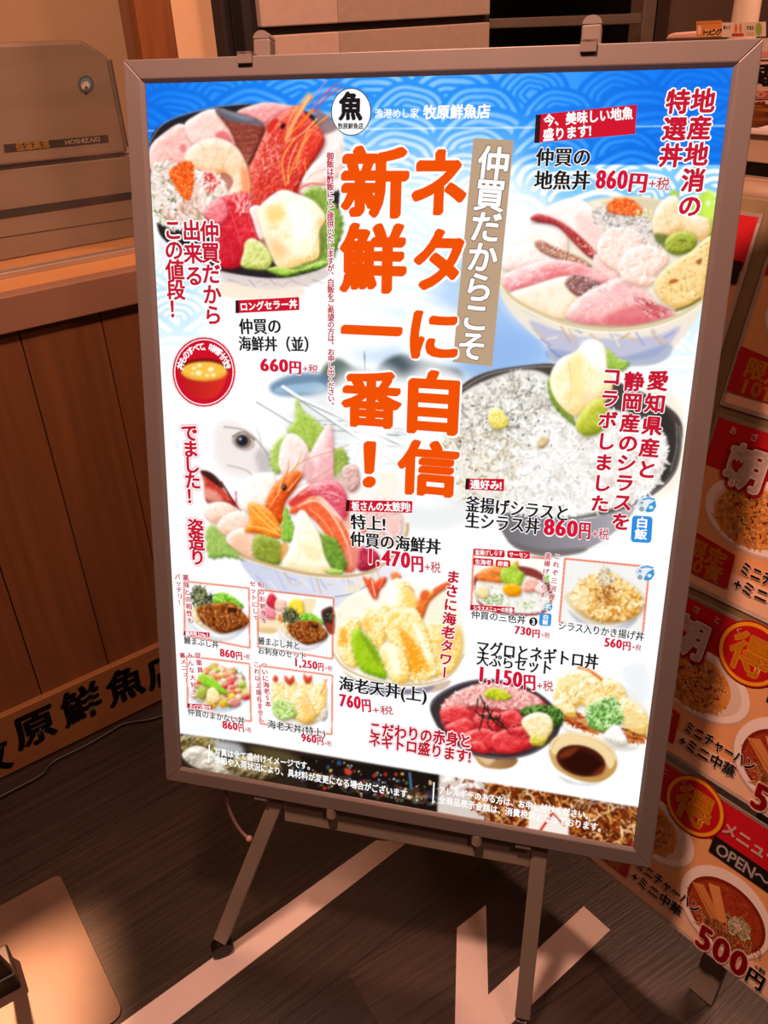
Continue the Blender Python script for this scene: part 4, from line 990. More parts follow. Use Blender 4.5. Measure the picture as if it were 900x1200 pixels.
    g.B([(480, 345), (500, 300), (550, 250), (590, 260), (600, 330), (570, 375), (520, 388), (490, 370)], '#bfc23e', '#e9ea86', '#7f8a1c', r=24, n=.15, ns=12)

    # ---------------- special sashimi bowl (left centre)
    g.Z(230, 460, 3.4615)
    g.P([(180, 670), (320, 710), (480, 745), (620, 745), (740, 715), (850, 600), (860, 640), (800, 760), (640, 860), (480, 870), (330, 830), (230, 760)], '#c7cbe0', 2, 1, col2='#e9e6ea', ang=0)
    for k in range(20): g.L([(240 + k * 26, 740 + 40 * math.sin(k * 1.3)), (290 + k * 24, 790 + 26 * math.sin(k * .9))], 7, ['#8fa0cc', '#d8b890', '#f2ede4', '#aab6da', '#c89c70'][k % 5], .5)
    g.P([(600, 800), (700, 740), (740, 730), (700, 800), (620, 850)], '#f0dfc6', 10, .7); g.L([(560, 830), (650, 810), (720, 760)], 6, '#5f7cc0', .6)
    g.P([(780, 500), (830, 500), (862, 560), (850, 610), (810, 560)], '#d2c2a4', 3, .9)
    g.leaf([(40, 560), (70, 540), (130, 590), (190, 650), (190, 675), (120, 665), (50, 665)], '#9cbc5a', '#d6e89a', '#5f8a30', ((50, 560), (185, 665)), 5, 6, 10)
    # back: leaves and white fish
    g.leaf([(405, 20), (430, 70), (480, 110), (525, 160), (505, 220), (460, 240), (400, 190), (370, 150), (400, 110)], '#a5c24e', '#dfee9c', '#6a8c26', ((408, 30), (470, 235)), 6, 8, 14)
    g.leaf([(300, 290), (310, 220), (345, 180), (380, 180), (360, 280), (330, 330)], '#a8c658', '#e2f0a6', '#6f9430', ((370, 190), (320, 310)), 4, 7, 10)
    g.leaf([(555, 240), (590, 225), (615, 270), (600, 330), (565, 350), (550, 300)], '#93b048', '#d2e490', '#5c7c24', ((580, 235), (575, 345)), 4, 6, 10)
    g.B([(335, 300), (345, 210), (380, 165), (430, 190), (460, 250), (440, 330), (380, 350)], '#f6e2da', '#fffaf6', '#dca8a0', r=22, n=.15, ns=16)
    g.B([(440, 310), (470, 230), (530, 130), (552, 160), (556, 300), (545, 360), (460, 370)], '#f6d4d2', '#fff4f2', '#e08c90', r=22, n=.15, ns=20)
    g.P([(450, 260), (480, 300), (470, 350), (430, 340)], '#d88a90', 10, .5); g.P([(510, 260), (552, 280), (548, 350), (490, 350)], '#e89aa0', 12, .5)
    for a_ in ([(340, 420), (420, 300), (470, 200), (480, 130)], [(360, 350), (430, 280), (560, 235), (620, 210)], [(380, 400), (480, 350), (560, 300), (610, 260)]): g.L(a_, 2.4, '#b8804a', .8)
    g.P([(560, 350), (640, 290), (660, 350), (640, 400), (600, 420)], '#e8c4bc', 8, .8); g.P([(740, 340), (800, 330), (815, 390), (780, 430), (740, 400)], '#e6ec9c', 10, .8); g.S([(740, 350), (800, 340), (810, 400), (760, 420)], 40, 22, 4, ['#c8dc5c', '#f6f8d0', '#a8c838'], -60, 40, .7)
    g.B([(170, 440), (180, 370), (240, 330), (310, 330), (320, 400), (280, 470), (220, 490)], '#fdf2ea', '#ffffff', '#ecc4b4', r=24, n=.12, ns=20)
    g.B([(30, 360), (20, 320), (60, 330), (100, 380), (160, 450), (150, 465), (80, 445), (40, 440)], '#c23a2c', '#f09078', '#5f1410', r=18, n=.2, ns=12); g.P([(15, 320), (50, 320), (90, 350), (110, 390), (60, 360)], '#3a1a16', 4, .95); g.L([(100, 360), (150, 440), (172, 470)], 7, '#5a1e1a', .9); g.P([(30, 390), (80, 400), (110, 445), (50, 440)], '#f2b8a8', 8, .7)
    g.L([(160, 400), (165, 460), (185, 480)], 8, '#d0505c', .7)
    for q in ([(30, 490), (60, 450), (120, 445), (165, 480), (120, 520), (70, 530)], [(85, 540), (120, 495), (180, 480), (225, 520), (190, 570), (120, 580)], [(120, 600), (150, 560), (220, 550), (240, 610), (235, 670), (180, 650)]):
        g.B(q, '#f8d8c4', '#fffaf2', '#e2a284', r=22, n=.15, ns=14)
    g.P([(140, 590), (200, 570), (220, 640), (170, 640)], '#e8b48a', 12, .5)
    g.P([(620, 380), (700, 330), (800, 330), (850, 420), (860, 560), (800, 660), (700, 690), (600, 600)], '#f6ece6', 16, .9)
    g.B([(650, 470), (720, 420), (800, 440), (835, 520), (815, 600), (740, 620), (670, 570)], '#f3d2ca', '#ffffff', '#d8a49a', r=24, n=.5, ns=20, a=.8); g.S([(650, 470), (800, 440), (830, 560), (700, 640)], 50, 34, 8, ['#f0b4a8', '#ffffff', '#e8d0c4', '#d88c84'], None, 180, .5)
    g.B([(590, 320), (620, 290), (655, 310), (660, 380), (620, 400)], '#ddb0a8', '#f8e6e0', '#a87470', r=12, n=.5, ns=10)
    # tuna and salmon
    g.B([(380, 460), (420, 400), (500, 360), (570, 360), (610, 420), (610, 520), (560, 480), (490, 430)], '#e05a6c', '#f9c0c2', '#b8283e', r=22, n=.25, ns=14); g.S([(430, 410), (570, 370), (605, 480), (500, 430)], 60, 30, 3, ['#f6b8bc', '#fbe0de', '#c8384c'], 20, 30, .5)
    g.B([(380, 490), (400, 450), (490, 420), (570, 490), (620, 580), (650, 650), (640, 720), (600, 720), (560, 640), (500, 540), (440, 490)], '#f06a3c', '#ffb890', '#cc3a1c', r=20, n=.2, ns=16)
    g.L([(410, 460), (490, 440), (560, 510), (615, 620), (630, 700)], 9, '#ffd2b8', .8); g.P([(490, 420), (530, 440), (590, 510), (560, 500)], '#fde4e0', 6, .8); g.L([(460, 470), (530, 540), (600, 680)], 4, '#ffc09a', .7)
    g.B([(640, 650), (690, 620), (740, 660), (730, 710), (660, 720)], '#b83048', '#f0909c', '#7c1026', r=14); g.P([(600, 640), (650, 620), (660, 690), (620, 720)], '#e8907c', 8, .8)
    g.P([(760, 500), (820, 520), (820, 570), (780, 560)], '#f2c4bc', 8, .8); g.E(678, 560, 14, 10, '#f0602c', blur=3, a=.8); g.E(620, 530, 20, 26, '#f4a888', blur=6, a=.7)
    # shrimp head
    g.B([(280, 470), (290, 420), (330, 360), (390, 320), (430, 330), (400, 390), (360, 450), (350, 530), (310, 520)], '#e65a1e', '#ffae6a', '#a8300c', r=20, n=.3, ns=10)
    for a_, w_, c_ in (([(340, 400), (370, 320), (375, 270)], 7, '#e8702c'), ([(360, 390), (400, 310), (430, 250)], 7, '#f08a3c'), ([(370, 400), (420, 340), (445, 310)], 8, '#f6a860'), ([(330, 420), (350, 340), (370, 290)], 5, '#ffc890'), ([(380, 380), (410, 300), (425, 220)], 3, '#d89060'), ([(300, 460), (340, 400), (390, 330)], 6, '#ffb070'), ([(390, 440), (420, 410), (460, 380)], 8, '#e04a24')): g.L(a_, w_, c_, .95, taper=True)
    g.E(357, 385, 10, 13, '#241a14'); g.E(354, 381, 3, 3, '#ffffff')
    g.P([(375, 440), (440, 410), (480, 400), (440, 440), (390, 465)], '#d63a34', 5, .85)
    g.B([(195, 560), (215, 520), (210, 450), (250, 450), (300, 480), (340, 540), (350, 585), (300, 590), (240, 570)], '#f4922c', '#ffd27c', '#c8560c', r=18, n=.3, ns=14)
    for a_ in ([(215, 460), (260, 510), (330, 570)], [(205, 540), (270, 550), (340, 580)], [(240, 460), (290, 510), (340, 560)]): g.L(a_, 6, '#ffc870', .8)
    g.leaf([(360, 460), (385, 520), (405, 560), (390, 600), (350, 600), (345, 560)], '#86b83c', '#d2f08a', '#4a7c1c', ((362, 470), (370, 595)), 4, 5, 8)
    g.leaf([(470, 540), (500, 570), (560, 590), (590, 640), (610, 700), (580, 730), (520, 680), (490, 620)], '#6c9432', '#b8d46c', '#3c5c14', ((480, 550), (590, 715)), 6, 7, 12)
    g.leaf([(228, 620), (250, 575), (310, 590), (345, 620), (340, 690), (290, 700), (240, 670)], '#8c9a34', '#ccd472', '#56641a', ((240, 600), (320, 695)), 4, 4, 14)
    g.P([(340, 620), (370, 610), (380, 680), (345, 690)], '#d89a4c', 6, .8)
    g.B([(400, 545), (412, 485), (440, 480), (465, 520), (500, 580), (520, 660), (545, 720), (500, 735), (420, 720), (350, 695), (380, 630)], '#fff6dc', '#ffffff', '#f0cf94', r=26, n=.14, ns=24); g.P([(440, 610), (500, 640), (500, 690), (440, 660)], '#f2dc9c', 14, .6); g.L([(410, 560), (420, 640), (400, 700)], 4, '#e9cf9c', .6)
    g.leaf([(520, 720), (560, 715), (600, 725), (560, 740)], '#a8c84c', '#e4f0a4', '#6c902c', ((525, 725), (595, 727)), 2, 3, 5)
    g.L([(170, 660), (300, 700), (450, 735), (600, 745), (700, 728), (790, 670), (850, 580), (858, 530)], 12, '#c8ab7c', 1); g.L([(175, 668), (300, 709), (450, 744), (600, 754), (700, 738)], 5, '#f0e6d2', .9)
    # ---------------- prawn tempura bowl
    g.Z(385, 660, 5.625)
    g.P([(0, 560), (20, 420), (60, 300), (200, 180), (500, 120), (800, 200), (895, 420), (890, 640), (780, 760), (560, 812), (300, 800), (100, 690)], '#fbf4e6', 2)
    g.P([(80, 700), (250, 790), (520, 830), (800, 770), (700, 850), (300, 850)], '#c9b09c', 4, .95); g.P([(200, 796), (520, 832), (700, 806), (600, 860), (250, 860)], '#6d6a90', 8, .75)
    g.P([(60, 300), (180, 210), (260, 260), (160, 330), (60, 420)], '#f4ecd8', 14, .8); g.L([(70, 330), (75, 355)], 4, '#a8a090', .8)
    g.P([(640, 340), (780, 200), (880, 400), (880, 600), (780, 720)], '#f6ead0', 20, .8)
    def tempura(q, r=34, n=.75): g.B(q, '#fbe59c', '#fffef2', '#e9ac30', r=r, n=n, ns=22, k=.8); 
    g.B([(225, 85), (260, 105), (280, 90), (290, 110), (310, 120), (345, 95), (380, 92), (370, 140), (335, 180), (318, 250), (300, 240), (265, 180)], '#e2502c', '#ff9a70', '#a82410', r=12, n=.3, ns=10); g.L([(285, 105), (295, 160), (310, 220)], 8, '#ffd8c0', .9); g.L([(360, 100), (330, 170)], 6, '#ff9070', .8)
    g.B([(410, 65), (440, 55), (470, 70), (478, 95), (440, 125), (418, 105)], '#e8824a', '#ffcaa0', '#b84818', r=9, n=.4, ns=8)
    tempura([(340, 300), (360, 200), (420, 110), (500, 110), (560, 200), (580, 300), (520, 330), (420, 330)])
    g.P([(380, 150), (460, 130), (470, 250), (400, 290), (360, 240)], '#ffffff', 26, .85); g.P([(500, 170), (560, 200), (560, 280), (510, 280)], '#f0c860', 16, .6); g.L([(500, 150), (545, 165), (565, 190)], 8, '#d0682c', .6)
    tempura([(190, 380), (250, 300), (340, 280), (400, 330), (380, 480), (330, 560), (260, 470)]); g.P([(240, 350), (280, 400), (290, 460), (240, 420)], '#eeb040', 18, .6); g.P([(300, 240), (340, 250), (340, 320), (300, 330)], '#fff8e6', 14, .9)
    g.B([(570, 290), (610, 200), (650, 175), (680, 190), (720, 160), (790, 120), (800, 145), (720, 200), (660, 260), (620, 360), (590, 350)], '#ea7a2e', '#ffc680', '#b8420c', r=16, n=.4, ns=12); g.P([(690, 170), (785, 122), (795, 145), (710, 200)], '#dc5a34', 6, .8); g.P([(610, 190), (650, 180), (650, 230), (610, 250)], '#d8542c', 6, .7)
    tempura([(60, 560), (70, 420), (140, 360), (200, 380), (210, 560), (180, 680), (110, 660)]); g.P([(75, 450), (115, 430), (125, 540), (80, 550)], '#f0a022', 14, .85)
    tempura([(620, 420), (720, 380), (830, 400), (880, 520), (830, 690), (700, 740), (640, 600)]); g.P([(720, 500), (860, 430), (860, 560), (760, 660)], '#f0b048', 30, .6)
    tempura([(360, 400), (400, 310), (520, 290), (590, 320), (640, 440), (700, 640), (700, 740), (560, 780), (480, 720), (420, 560)])
    g.P([(450, 410), (520, 470), (600, 560), (640, 680), (560, 740), (520, 640), (490, 520)], '#f0940f', 18, .85); g.P([(530, 640), (640, 640), (660, 720), (550, 740)], '#f2a020', 16, .7)
    g.P([(560, 420), (610, 440), (680, 620), (690, 700), (640, 600)], '#fffdf0', 14, .85); g.P([(400, 340), (470, 320), (430, 380), (380, 420)], '#f2c43c', 14, .6)
    tempura([(340, 640), (350, 540), (420, 530), (500, 600), (530, 720), (500, 790), (420, 770)]); g.P([(380, 560), (440, 560), (480, 700), (430, 740)], '#fffbe8', 20, .8)
    g.S([(380, 330), (580, 320), (690, 700), (520, 770), (430, 560)], 150, 20, 7, ['#fffdf0', '#fff6d0', '#f6d26a', '#ffffff', '#f0b840'], None, 180, .55)
    g.S([(70, 400), (200, 380), (340, 300), (360, 480), (200, 660), (90, 620)], 130, 20, 7, ['#fffdf0', '#fff6d0', '#f2c04a', '#ffffff', '#e8a428'], None, 180, .55)
    g.S([(640, 430), (830, 410), (860, 560), (760, 720), (660, 640)], 110, 20, 7, ['#fffdf0', '#fff6d0', '#f2c04a', '#ffffff', '#e8a428'], None, 180, .5)
    g.leaf([(150, 480), (180, 420), (230, 460), (300, 540), (350, 650), (380, 755), (300, 740), (215, 700), (165, 600)], '#9cc418', '#dcf070', '#5c8c08', ((175, 430), (365, 745)), 6, 6, 26); g.P([(200, 460), (240, 480), (320, 600), (330, 680), (260, 560)], '#6c8a20', 14, .7)
    g.S([(560, 740), (720, 680), (840, 640), (760, 740), (600, 790)], 60, 22, 8, ['#fff6d8', '#f0c868', '#ffffff'], None, 180, .7)
    g.L([(10, 560), (100, 685), (260, 760), (420, 795), (600, 800), (780, 755), (895, 600)], 14, '#d2ba92', 1); g.L([(8, 574), (98, 700), (260, 775), (420, 810), (600, 815), (785, 770)], 7, '#faf2e4', .9)

    # ---------------- four small pictures, lower left
    g.Z(200, 660, 4.5)
    def frame_(q, bg='#ffffff'):
        g.P(q, bg, .3, 1, sm=False); 
    def outline(q):
        for a_, b_ in zip(q, q[1:] + q[:1]): g.L([a_, b_], 6.4, '#de4a26', 1, sm=False)
    def eel(dx, dy, k):
        T = lambda L_: [(dx + x * k, dy + y * k) for x, y in L_]
        g.P(T([(75, 250), (130, 330), (240, 385), (340, 370), (412, 300), (400, 350), (320, 410), (200, 415), (90, 370)]), '#e6e4e4', 3 * k); g.P(T([(80, 300), (180, 370), (300, 395), (400, 330), (330, 395), (210, 408)]), '#c9cdd8', 5 * k, .7)
        g.B(T([(105, 240), (140, 220), (170, 320), (240, 370), (160, 330), (115, 290)]), '#efe2c0', '#fffaf0', '#c9a868', r=8 * k, n=.6, ns=8)
        g.S(T([(110, 250), (150, 230), (190, 320), (140, 310)]), 50, 12 * k, 4 * k, ['#fff6e0', '#e9cf9c', '#c8a05c'])
        g.B(T([(220, 185), (250, 155), (310, 165), (360, 200), (385, 235), (300, 215), (230, 210)]), '#7cc42c', '#c8f07c', '#3f8410', r=8 * k, n=.9, ns=7); g.S(T([(220, 190), (260, 160), (330, 175), (380, 230), (290, 210)]), 90, 14 * k, 4 * k, ['#a6e04c', '#5fa81c', '#d6f69a', '#3f8412'])
        g.B(T([(135, 240), (170, 215), (250, 210), (330, 210), (380, 260), (412, 300), (380, 340), (280, 370), (220, 350), (160, 300)]), '#8a4216', '#d98a3c', '#4a1c08', r=14 * k, n=.9, ns=9)
        for j in range(12):
            x = 160 + j * 20; g.L(T([(x, 222), (x - 6, 270), (x + 14, 320 + 14 * math.sin(j))]), 5 * k, ['#5c2408', '#e0a058', '#b8682a'][j % 3], .7)
        g.S(T([(150, 240), (330, 215), (405, 300), (280, 365), (190, 320)]), 150, 13 * k, 5 * k, ['#5c220a', '#b0602a', '#d8904a', '#7c3812', '#e8b070', '#3c1408'], 60, 60, .8)
        g.P(T([(300, 235), (350, 240), (340, 262), (305, 258)]), '#33160a', 4 * k, .85)
        g.S(T([(105, 190), (130, 130), (175, 130), (220, 180), (200, 215), (120, 215)]), 130, 38 * k, 4 * k, ['#27301c', '#3c4626', '#1a2012', '#5a6236', '#8a8e5c'], -75, 65, .9, .3)
    qA, qB = [(70, 95), (413, 132), (417, 447), (74, 380)], [(462, 140), (858, 185), (853, 505), (460, 440)]
    qC, qD = [(85, 490), (416, 530), (424, 835), (90, 765)], [(470, 540), (853, 592), (850, 903), (472, 845)]
    frame_(qA); eel(0, 0, 1.0)
    frame_(qB)
    g.P([(462, 280), (560, 250), (700, 190), (770, 200), (700, 320), (560, 365), (466, 360)], '#f0dcb4', 2); g.P([(470, 340), (560, 345), (540, 372), (468, 365)], '#d8b880', 3, .8)
    g.B([(510, 180), (535, 158), (575, 215), (550, 245), (505, 215)], '#c82838', '#f07880', '#8a0c1c', r=10); g.B([(500, 230), (550, 250), (550, 290), (505, 285)], '#ee8c98', '#fcd2d4', '#c84c60', r=10)
    g.B([(550, 250), (600, 240), (640, 290), (590, 300)], '#fae2d2', '#ffffff', '#e0b090', r=8); g.B([(560, 190), (610, 200), (590, 245), (550, 240)], '#f4c8b8', '#fff0e8', '#d89484', r=8)
    g.B([(610, 240), (640, 190), (690, 195), (700, 270), (650, 265)], '#f4d83c', '#fff8a8', '#c8a010', r=12, n=.3, ns=8); g.B([(470, 240), (500, 235), (500, 280), (475, 290)], '#f6a8b4', '#fde0e2', '#d86078', r=8); g.D([(560, 265), (620, 280), (600, 310), (560, 300)], 14, 6, ['#f0702c', '#f8a060', '#f6d8c8'])
    eel(508, 140, .78)
    g.B([(795, 270), (800, 245), (855, 235), (858, 360), (830, 360), (805, 310)], '#3c2620', '#7c5a4c', '#1a0e0a', r=10); g.E(838, 280, 26, 24, '#1e2418', blur=2); g.P([(820, 315), (858, 330), (858, 375), (835, 365)], '#a83a28', 3, .9)
    g.D([(815, 265), (855, 262), (850, 300), (820, 300)], 12, 4, ['#5c6a44', '#8a8a6a'])
    frame_(qC)
    g.P([(90, 650), (160, 700), (300, 740), (418, 690), (380, 750), (280, 790), (170, 770), (100, 720)], '#e4e6ec', 4); g.P([(130, 720), (280, 762), (390, 730), (300, 785), (180, 770)], '#b4bccc', 6, .6)
    g.S([(320, 570), (380, 590), (400, 650), (350, 640)], 50, 40, 4, ['#4a5a2c', '#2c3818', '#8a9a5c'], 50, 40)
    mixq = [(130, 640), (160, 570), (240, 535), (320, 560), (390, 620), (415, 690), (340, 740), (250, 755), (160, 730), (120, 690)]
    g.P(mixq, '#f0d8a8', 3)
    pts_ = g.inside(g.spline(mixq, 4), 130)
    for (x, y) in pts_[np.argsort(pts_[:, 1])]:
        s_ = 15 + 9 * rg.rand(); t_ = rg.rand() * 3; c_ = [('#f2b0a0', '#fde2d8', '#cc6a5c'), ('#f4cc2c', '#fff49c', '#c88a08'), ('#e23c3c', '#f8908c', '#a0141c'), ('#f0a060', '#fcd8b0', '#c0662c'), ('#fae0c8', '#ffffff', '#d8a488'), ('#a8cc3c', '#e0f08c', '#5c8a14')][rg.randint(6)]
        g.B([(x + s_ * math.cos(t_ + k * 1.571), y + s_ * .8 * math.sin(t_ + k * 1.571)) for k in range(4)], *c_, r=7, sm=False)
    g.leaf([(150, 590), (190, 590), (250, 630), (300, 690), (240, 680), (190, 650), (165, 640)], '#8ccc24', '#d6f480', '#4c8a0c', ((150, 592), (290, 685)), 5, 4, 12)
    g.B([(135, 680), (150, 660), (190, 660), (180, 710), (150, 712)], '#a4b83c', '#d8e484', '#66761c', r=10); g.B([(190, 720), (195, 670), (225, 655), (258, 690), (260, 725), (220, 742)], '#f6e2a8', '#fffbe6', '#cfa44c', r=14, n=.5, ns=9)
    g.B([(300, 740), (320, 715), (360, 715), (365, 745), (330, 758)], '#d88c80', '#f8ccc0', '#9c4a44', r=9); g.B([(258, 730), (290, 725), (290, 755), (262, 755)], '#f0b41c', '#fce480', '#b87c08', r=8)
    frame_(qD)
    g.P([(530, 700), (560, 800), (640, 840), (760, 850), (815, 800), (830, 740), (700, 640)], '#ece2d4', 3); g.P([(560, 815), (680, 850), (800, 820), (720, 866), (620, 858)], '#c8b49c', 4, .7)
    def temp2(q): g.B(q, '#fae3a0', '#fffef4', '#e6a83a', r=16, n=.7, ns=12)
    for q in ([(530, 700), (540, 620), (600, 630), (620, 740), (570, 760)], [(600, 680), (610, 620), (660, 620), (690, 760), (650, 820), (610, 760)], [(660, 690), (690, 610), (740, 610), (770, 780), (740, 840), (690, 820)], [(730, 700), (780, 620), (820, 650), (810, 760), (770, 800)], [(640, 700), (700, 690), (760, 800), (700, 840), (650, 800)]): temp2(q)
    for q in ([(600, 610), (605, 590), (625, 610), (645, 590), (650, 620), (625, 640)], [(700, 600), (705, 582), (722, 600), (745, 590), (735, 625), (712, 630)], [(538, 610), (550, 588), (565, 605), (555, 625)]): g.B(q, '#e2482c', '#ff9a78', '#a01c10', r=6)
    g.L([(810, 610), (815, 640), (790, 690)], 8, '#e88a4c', .9); g.L([(825, 605), (822, 630)], 4, '#d8602c', .9)
    g.P([(690, 700), (740, 760), (740, 830), (700, 800)], '#f2b450', 12, .5)
    g.B([(535, 780), (540, 720), (580, 710), (640, 740), (660, 800), (600, 825), (560, 810)], '#cfe08a', '#f6fbd4', '#7fa03c', r=12, n=.9, ns=8); g.S([(545, 780), (560, 725), (640, 750), (650, 800), (590, 815)], 110, 14, 4, ['#7cac3c', '#d8e89a', '#f6fadc', '#4f8424', '#a8c868'], None, 180, .8)
    g.B([(790, 800), (800, 770), (822, 770), (825, 810), (800, 830)], '#d8cfc4', '#fffaf4', '#8a7c70', r=8)
    for q in (qA, qB, qC, qD): outline(q)
    # ---------------- two small pictures, right
    g.Z(545, 640, 3.913)
    qE, qF = [(40, 40), (397, 60), (388, 310), (28, 285)], [(458, 57), (846, 95), (815, 400), (432, 348)]
    frame_(qE, '#fdf6ee'); frame_(qF, '#eceae6')
    g.P([(40, 160), (70, 120), (200, 90), (330, 110), (395, 190), (390, 280), (320, 318), (150, 310), (60, 260)], '#7c2420', 2, .9)
    sh_ = [(45, 200), (70, 150), (200, 130), (330, 150), (385, 220), (380, 280), (300, 308), (150, 295), (60, 250)]
    g.P(sh_, '#ece8e0', 2); g.S(sh_, 420, 16, 4, ['#ffffff', '#f6f4f0', '#d8d2c8', '#e9e2d6', '#b8b0a4'], None, 180, .85)
    g.B([(55, 150), (60, 120), (110, 100), (180, 120), (170, 165), (100, 160)], '#f08a3c', '#ffc48c', '#c85410', r=12, n=.4, ns=9); g.B([(110, 110), (140, 80), (175, 90), (170, 130)], '#f49a50', '#ffd2a4', '#cc6018', r=9); g.B([(220, 85), (240, 65), (245, 130), (225, 130)], '#f0a050', '#ffd8a8', '#c86a1c', r=8)
    g.leaf([(165, 150), (170, 100), (215, 75), (250, 110), (270, 130), (250, 180), (200, 180)], '#a6c838', '#e6f48c', '#6a9414', ((175, 110), (245, 175)), 4, 5, 14)
    g.B([(172, 195), (185, 175), (230, 172), (258, 195), (245, 225), (195, 225)], '#f4a60c', '#ffe070', '#c86c04', r=12)
    g.B([(265, 200), (275, 150), (320, 150), (340, 190), (300, 210)], '#f0b4a4', '#fdeae0', '#c8705c', r=10, n=.3, ns=8); g.B([(320, 190), (360, 170), (370, 215), (335, 215)], '#f6d8cc', '#ffffff', '#d09a88', r=8)
    g.B([(50, 220), (60, 185), (100, 185), (110, 225), (80, 240)], '#f0dca8', '#fff8e0', '#c8a868', r=10); g.S([(80, 240), (160, 220), (180, 260), (110, 270)], 50, 9, 3.4, ['#5c9a24', '#8cc44c', '#3c7410'], None, 180); g.S([(250, 260), (320, 250), (330, 280), (270, 285)], 26, 8, 3, ['#6ca834', '#a8d070'], None, 180)
    g.D([(365, 140), (395, 140), (395, 170), (370, 175)], 10, 6, ['#7ac040', '#a8dc70'])
    for a_, b_ in (((38, 40), (28, 290)), ((300, 50), (395, 60)), ((392, 250), (388, 300))): g.L([a_, b_], 6, '#de4a26', 1, sm=False)
    g.P([(455, 240), (480, 210), (560, 180), (760, 200), (820, 250), (800, 310), (740, 350), (600, 360), (520, 320)], '#e2d2b4', 2); g.P([(470, 290), (560, 350), (680, 372), (790, 330), (740, 380), (640, 395), (540, 370)], '#b9bcc8', 3, .95); g.P([(520, 350), (640, 380), (740, 368), (660, 396), (560, 380)], '#e6e8ee', 3, .8)
    ka = [(490, 250), (510, 180), (560, 145), (640, 110), (720, 150), (790, 200), (815, 270), (760, 330), (640, 345), (540, 310)]
    g.B(ka, '#eec070', '#fff2c8', '#b87420', r=30, n=.9, ns=16)
    g.S(ka, 330, 24, 8, ['#fbe9b0', '#f4d084', '#d89a40', '#fff8dc', '#c07c2c', '#e8b860'], None, 180, .75)
    g.P([(600, 220), (660, 210), (680, 260), (620, 270)], '#a05c1c', 8, .6); g.S([(590, 200), (690, 190), (700, 260), (610, 270)], 60, 20, 6, ['#c88438', '#8a4a14', '#e8b468', '#f4d69a'], None, 180)
    g.P([(490, 220), (560, 200), (560, 300), (510, 280)], '#f8f0c8', 14, .6)
    g.S([(600, 160), (620, 110), (645, 90), (670, 120), (690, 160), (640, 180)], 130, 14, 4, ['#f0eae0', '#d8ccb8', '#b8a88c', '#ffffff', '#8a7c64'], None, 180)
    outline(qF); g.P([(455, 342), (800, 392), (800, 404), (452, 354)], '#f2f0ec', .5, 1, sm=False)

    # ---------------- tuna bowl with tempura set
    g.Z(495, 765, 3.2727)
    g.P([(500, 200), (540, 150), (700, 100), (830, 170), (870, 230), (850, 340), (780, 370), (640, 340), (520, 280)], '#f2ece4', 3); g.P([(540, 290), (700, 350), (830, 360), (780, 380), (640, 356)], '#cfc6bc', 5, .7)
    g.P([(760, 60), (860, 40), (870, 180), (800, 160)], '#d8dce0', 14, .6)
    g.S([(520, 230), (600, 230), (660, 290), (840, 300), (850, 345), (720, 320), (560, 270)], 160, 40, 6, ['#a8481c', '#c8682c', '#7c2c10', '#d88a4c'], 25, 14, .9)
    def temp3(q): g.B(q, '#f6e0a4', '#fffdf0', '#dca848', r=20, n=.6, ns=14)
    for q in ([(500, 160), (520, 90), (600, 60), (680, 90), (700, 150), (600, 200), (530, 210)], [(600, 120), (680, 90), (760, 120), (780, 200), (700, 220), (620, 200)], [(750, 180), (800, 180), (860, 240), (860, 310), (800, 300), (760, 260)], [(500, 190), (560, 180), (590, 240), (550, 240)]): temp3(q)
    g.S([(510, 150), (680, 90), (770, 180), (680, 215), (540, 200)], 140, 24, 6, ['#fffdf0', '#fff4cc', '#e8bc5c', '#f6e2a0', '#d8a040'], None, 180, .6); g.L([(595, 55), (640, 68), (690, 105)], 12, '#e07a34', .95); g.L([(600, 56), (650, 72)], 4, '#ffc490', .8); g.P([(790, 220), (850, 260), (840, 300), (790, 280)], '#e8c884', 10, .6)
    g.B([(625, 240), (640, 195), (690, 180), (735, 170), (750, 220), (770, 250), (740, 280), (690, 300), (640, 280)], '#8cbc64', '#dcf0bc', '#4c842c', r=16, n=1.0, ns=10); g.S([(630, 240), (690, 185), (745, 180), (765, 250), (690, 295)], 170, 22, 5, ['#a8d47c', '#5c9438', '#e6f6cc', '#3c7420', '#c4e4a0'], None, 180, .8)
    g.B([(695, 320), (720, 285), (750, 280), (785, 330), (780, 350), (740, 350)], '#f4f0ea', '#ffffff', '#c4bcb0', r=14, n=.3, ns=9)
    g.P([(205, 385), (350, 400), (360, 425), (320, 445), (240, 440), (205, 410)], '#c89e6c', 2, 1, col2='#8a5e34', ang=0); g.P([(210, 390), (280, 398), (250, 430)], '#ecd0a4', 6, .7)
    g.P([(30, 200), (60, 160), (140, 118), (240, 100), (340, 112), (420, 140), (490, 190), (527, 250), (520, 310), (470, 360), (400, 395), (300, 408), (180, 385), (80, 310), (40, 250)], '#3a3236', 1.2)
    g.L([(32, 205), (62, 165), (142, 122), (240, 104), (340, 115)], 6, '#6d6470', .9); g.L([(60, 285), (150, 365), (290, 402), (400, 390), (475, 350)], 5, '#7a7078', .7)
    rb = [(70, 210), (120, 160), (240, 120), (360, 130), (460, 180), (500, 250), (480, 320), (400, 370), (280, 385), (150, 350), (80, 280)]
    g.P(rb, '#c23038', 2)
    ng = [(75, 205), (130, 150), (240, 115), (350, 130), (450, 175), (440, 215), (300, 215), (180, 205), (90, 225)]
    g.B(ng, '#e8a8a0', '#fbdcd4', '#c06a68', r=16, n=.8, ns=9); g.S(ng, 260, 14, 5, ['#f4c4bc', '#fbe2da', '#d88880', '#c8605c', '#f0b0a8'], None, 180, .8)
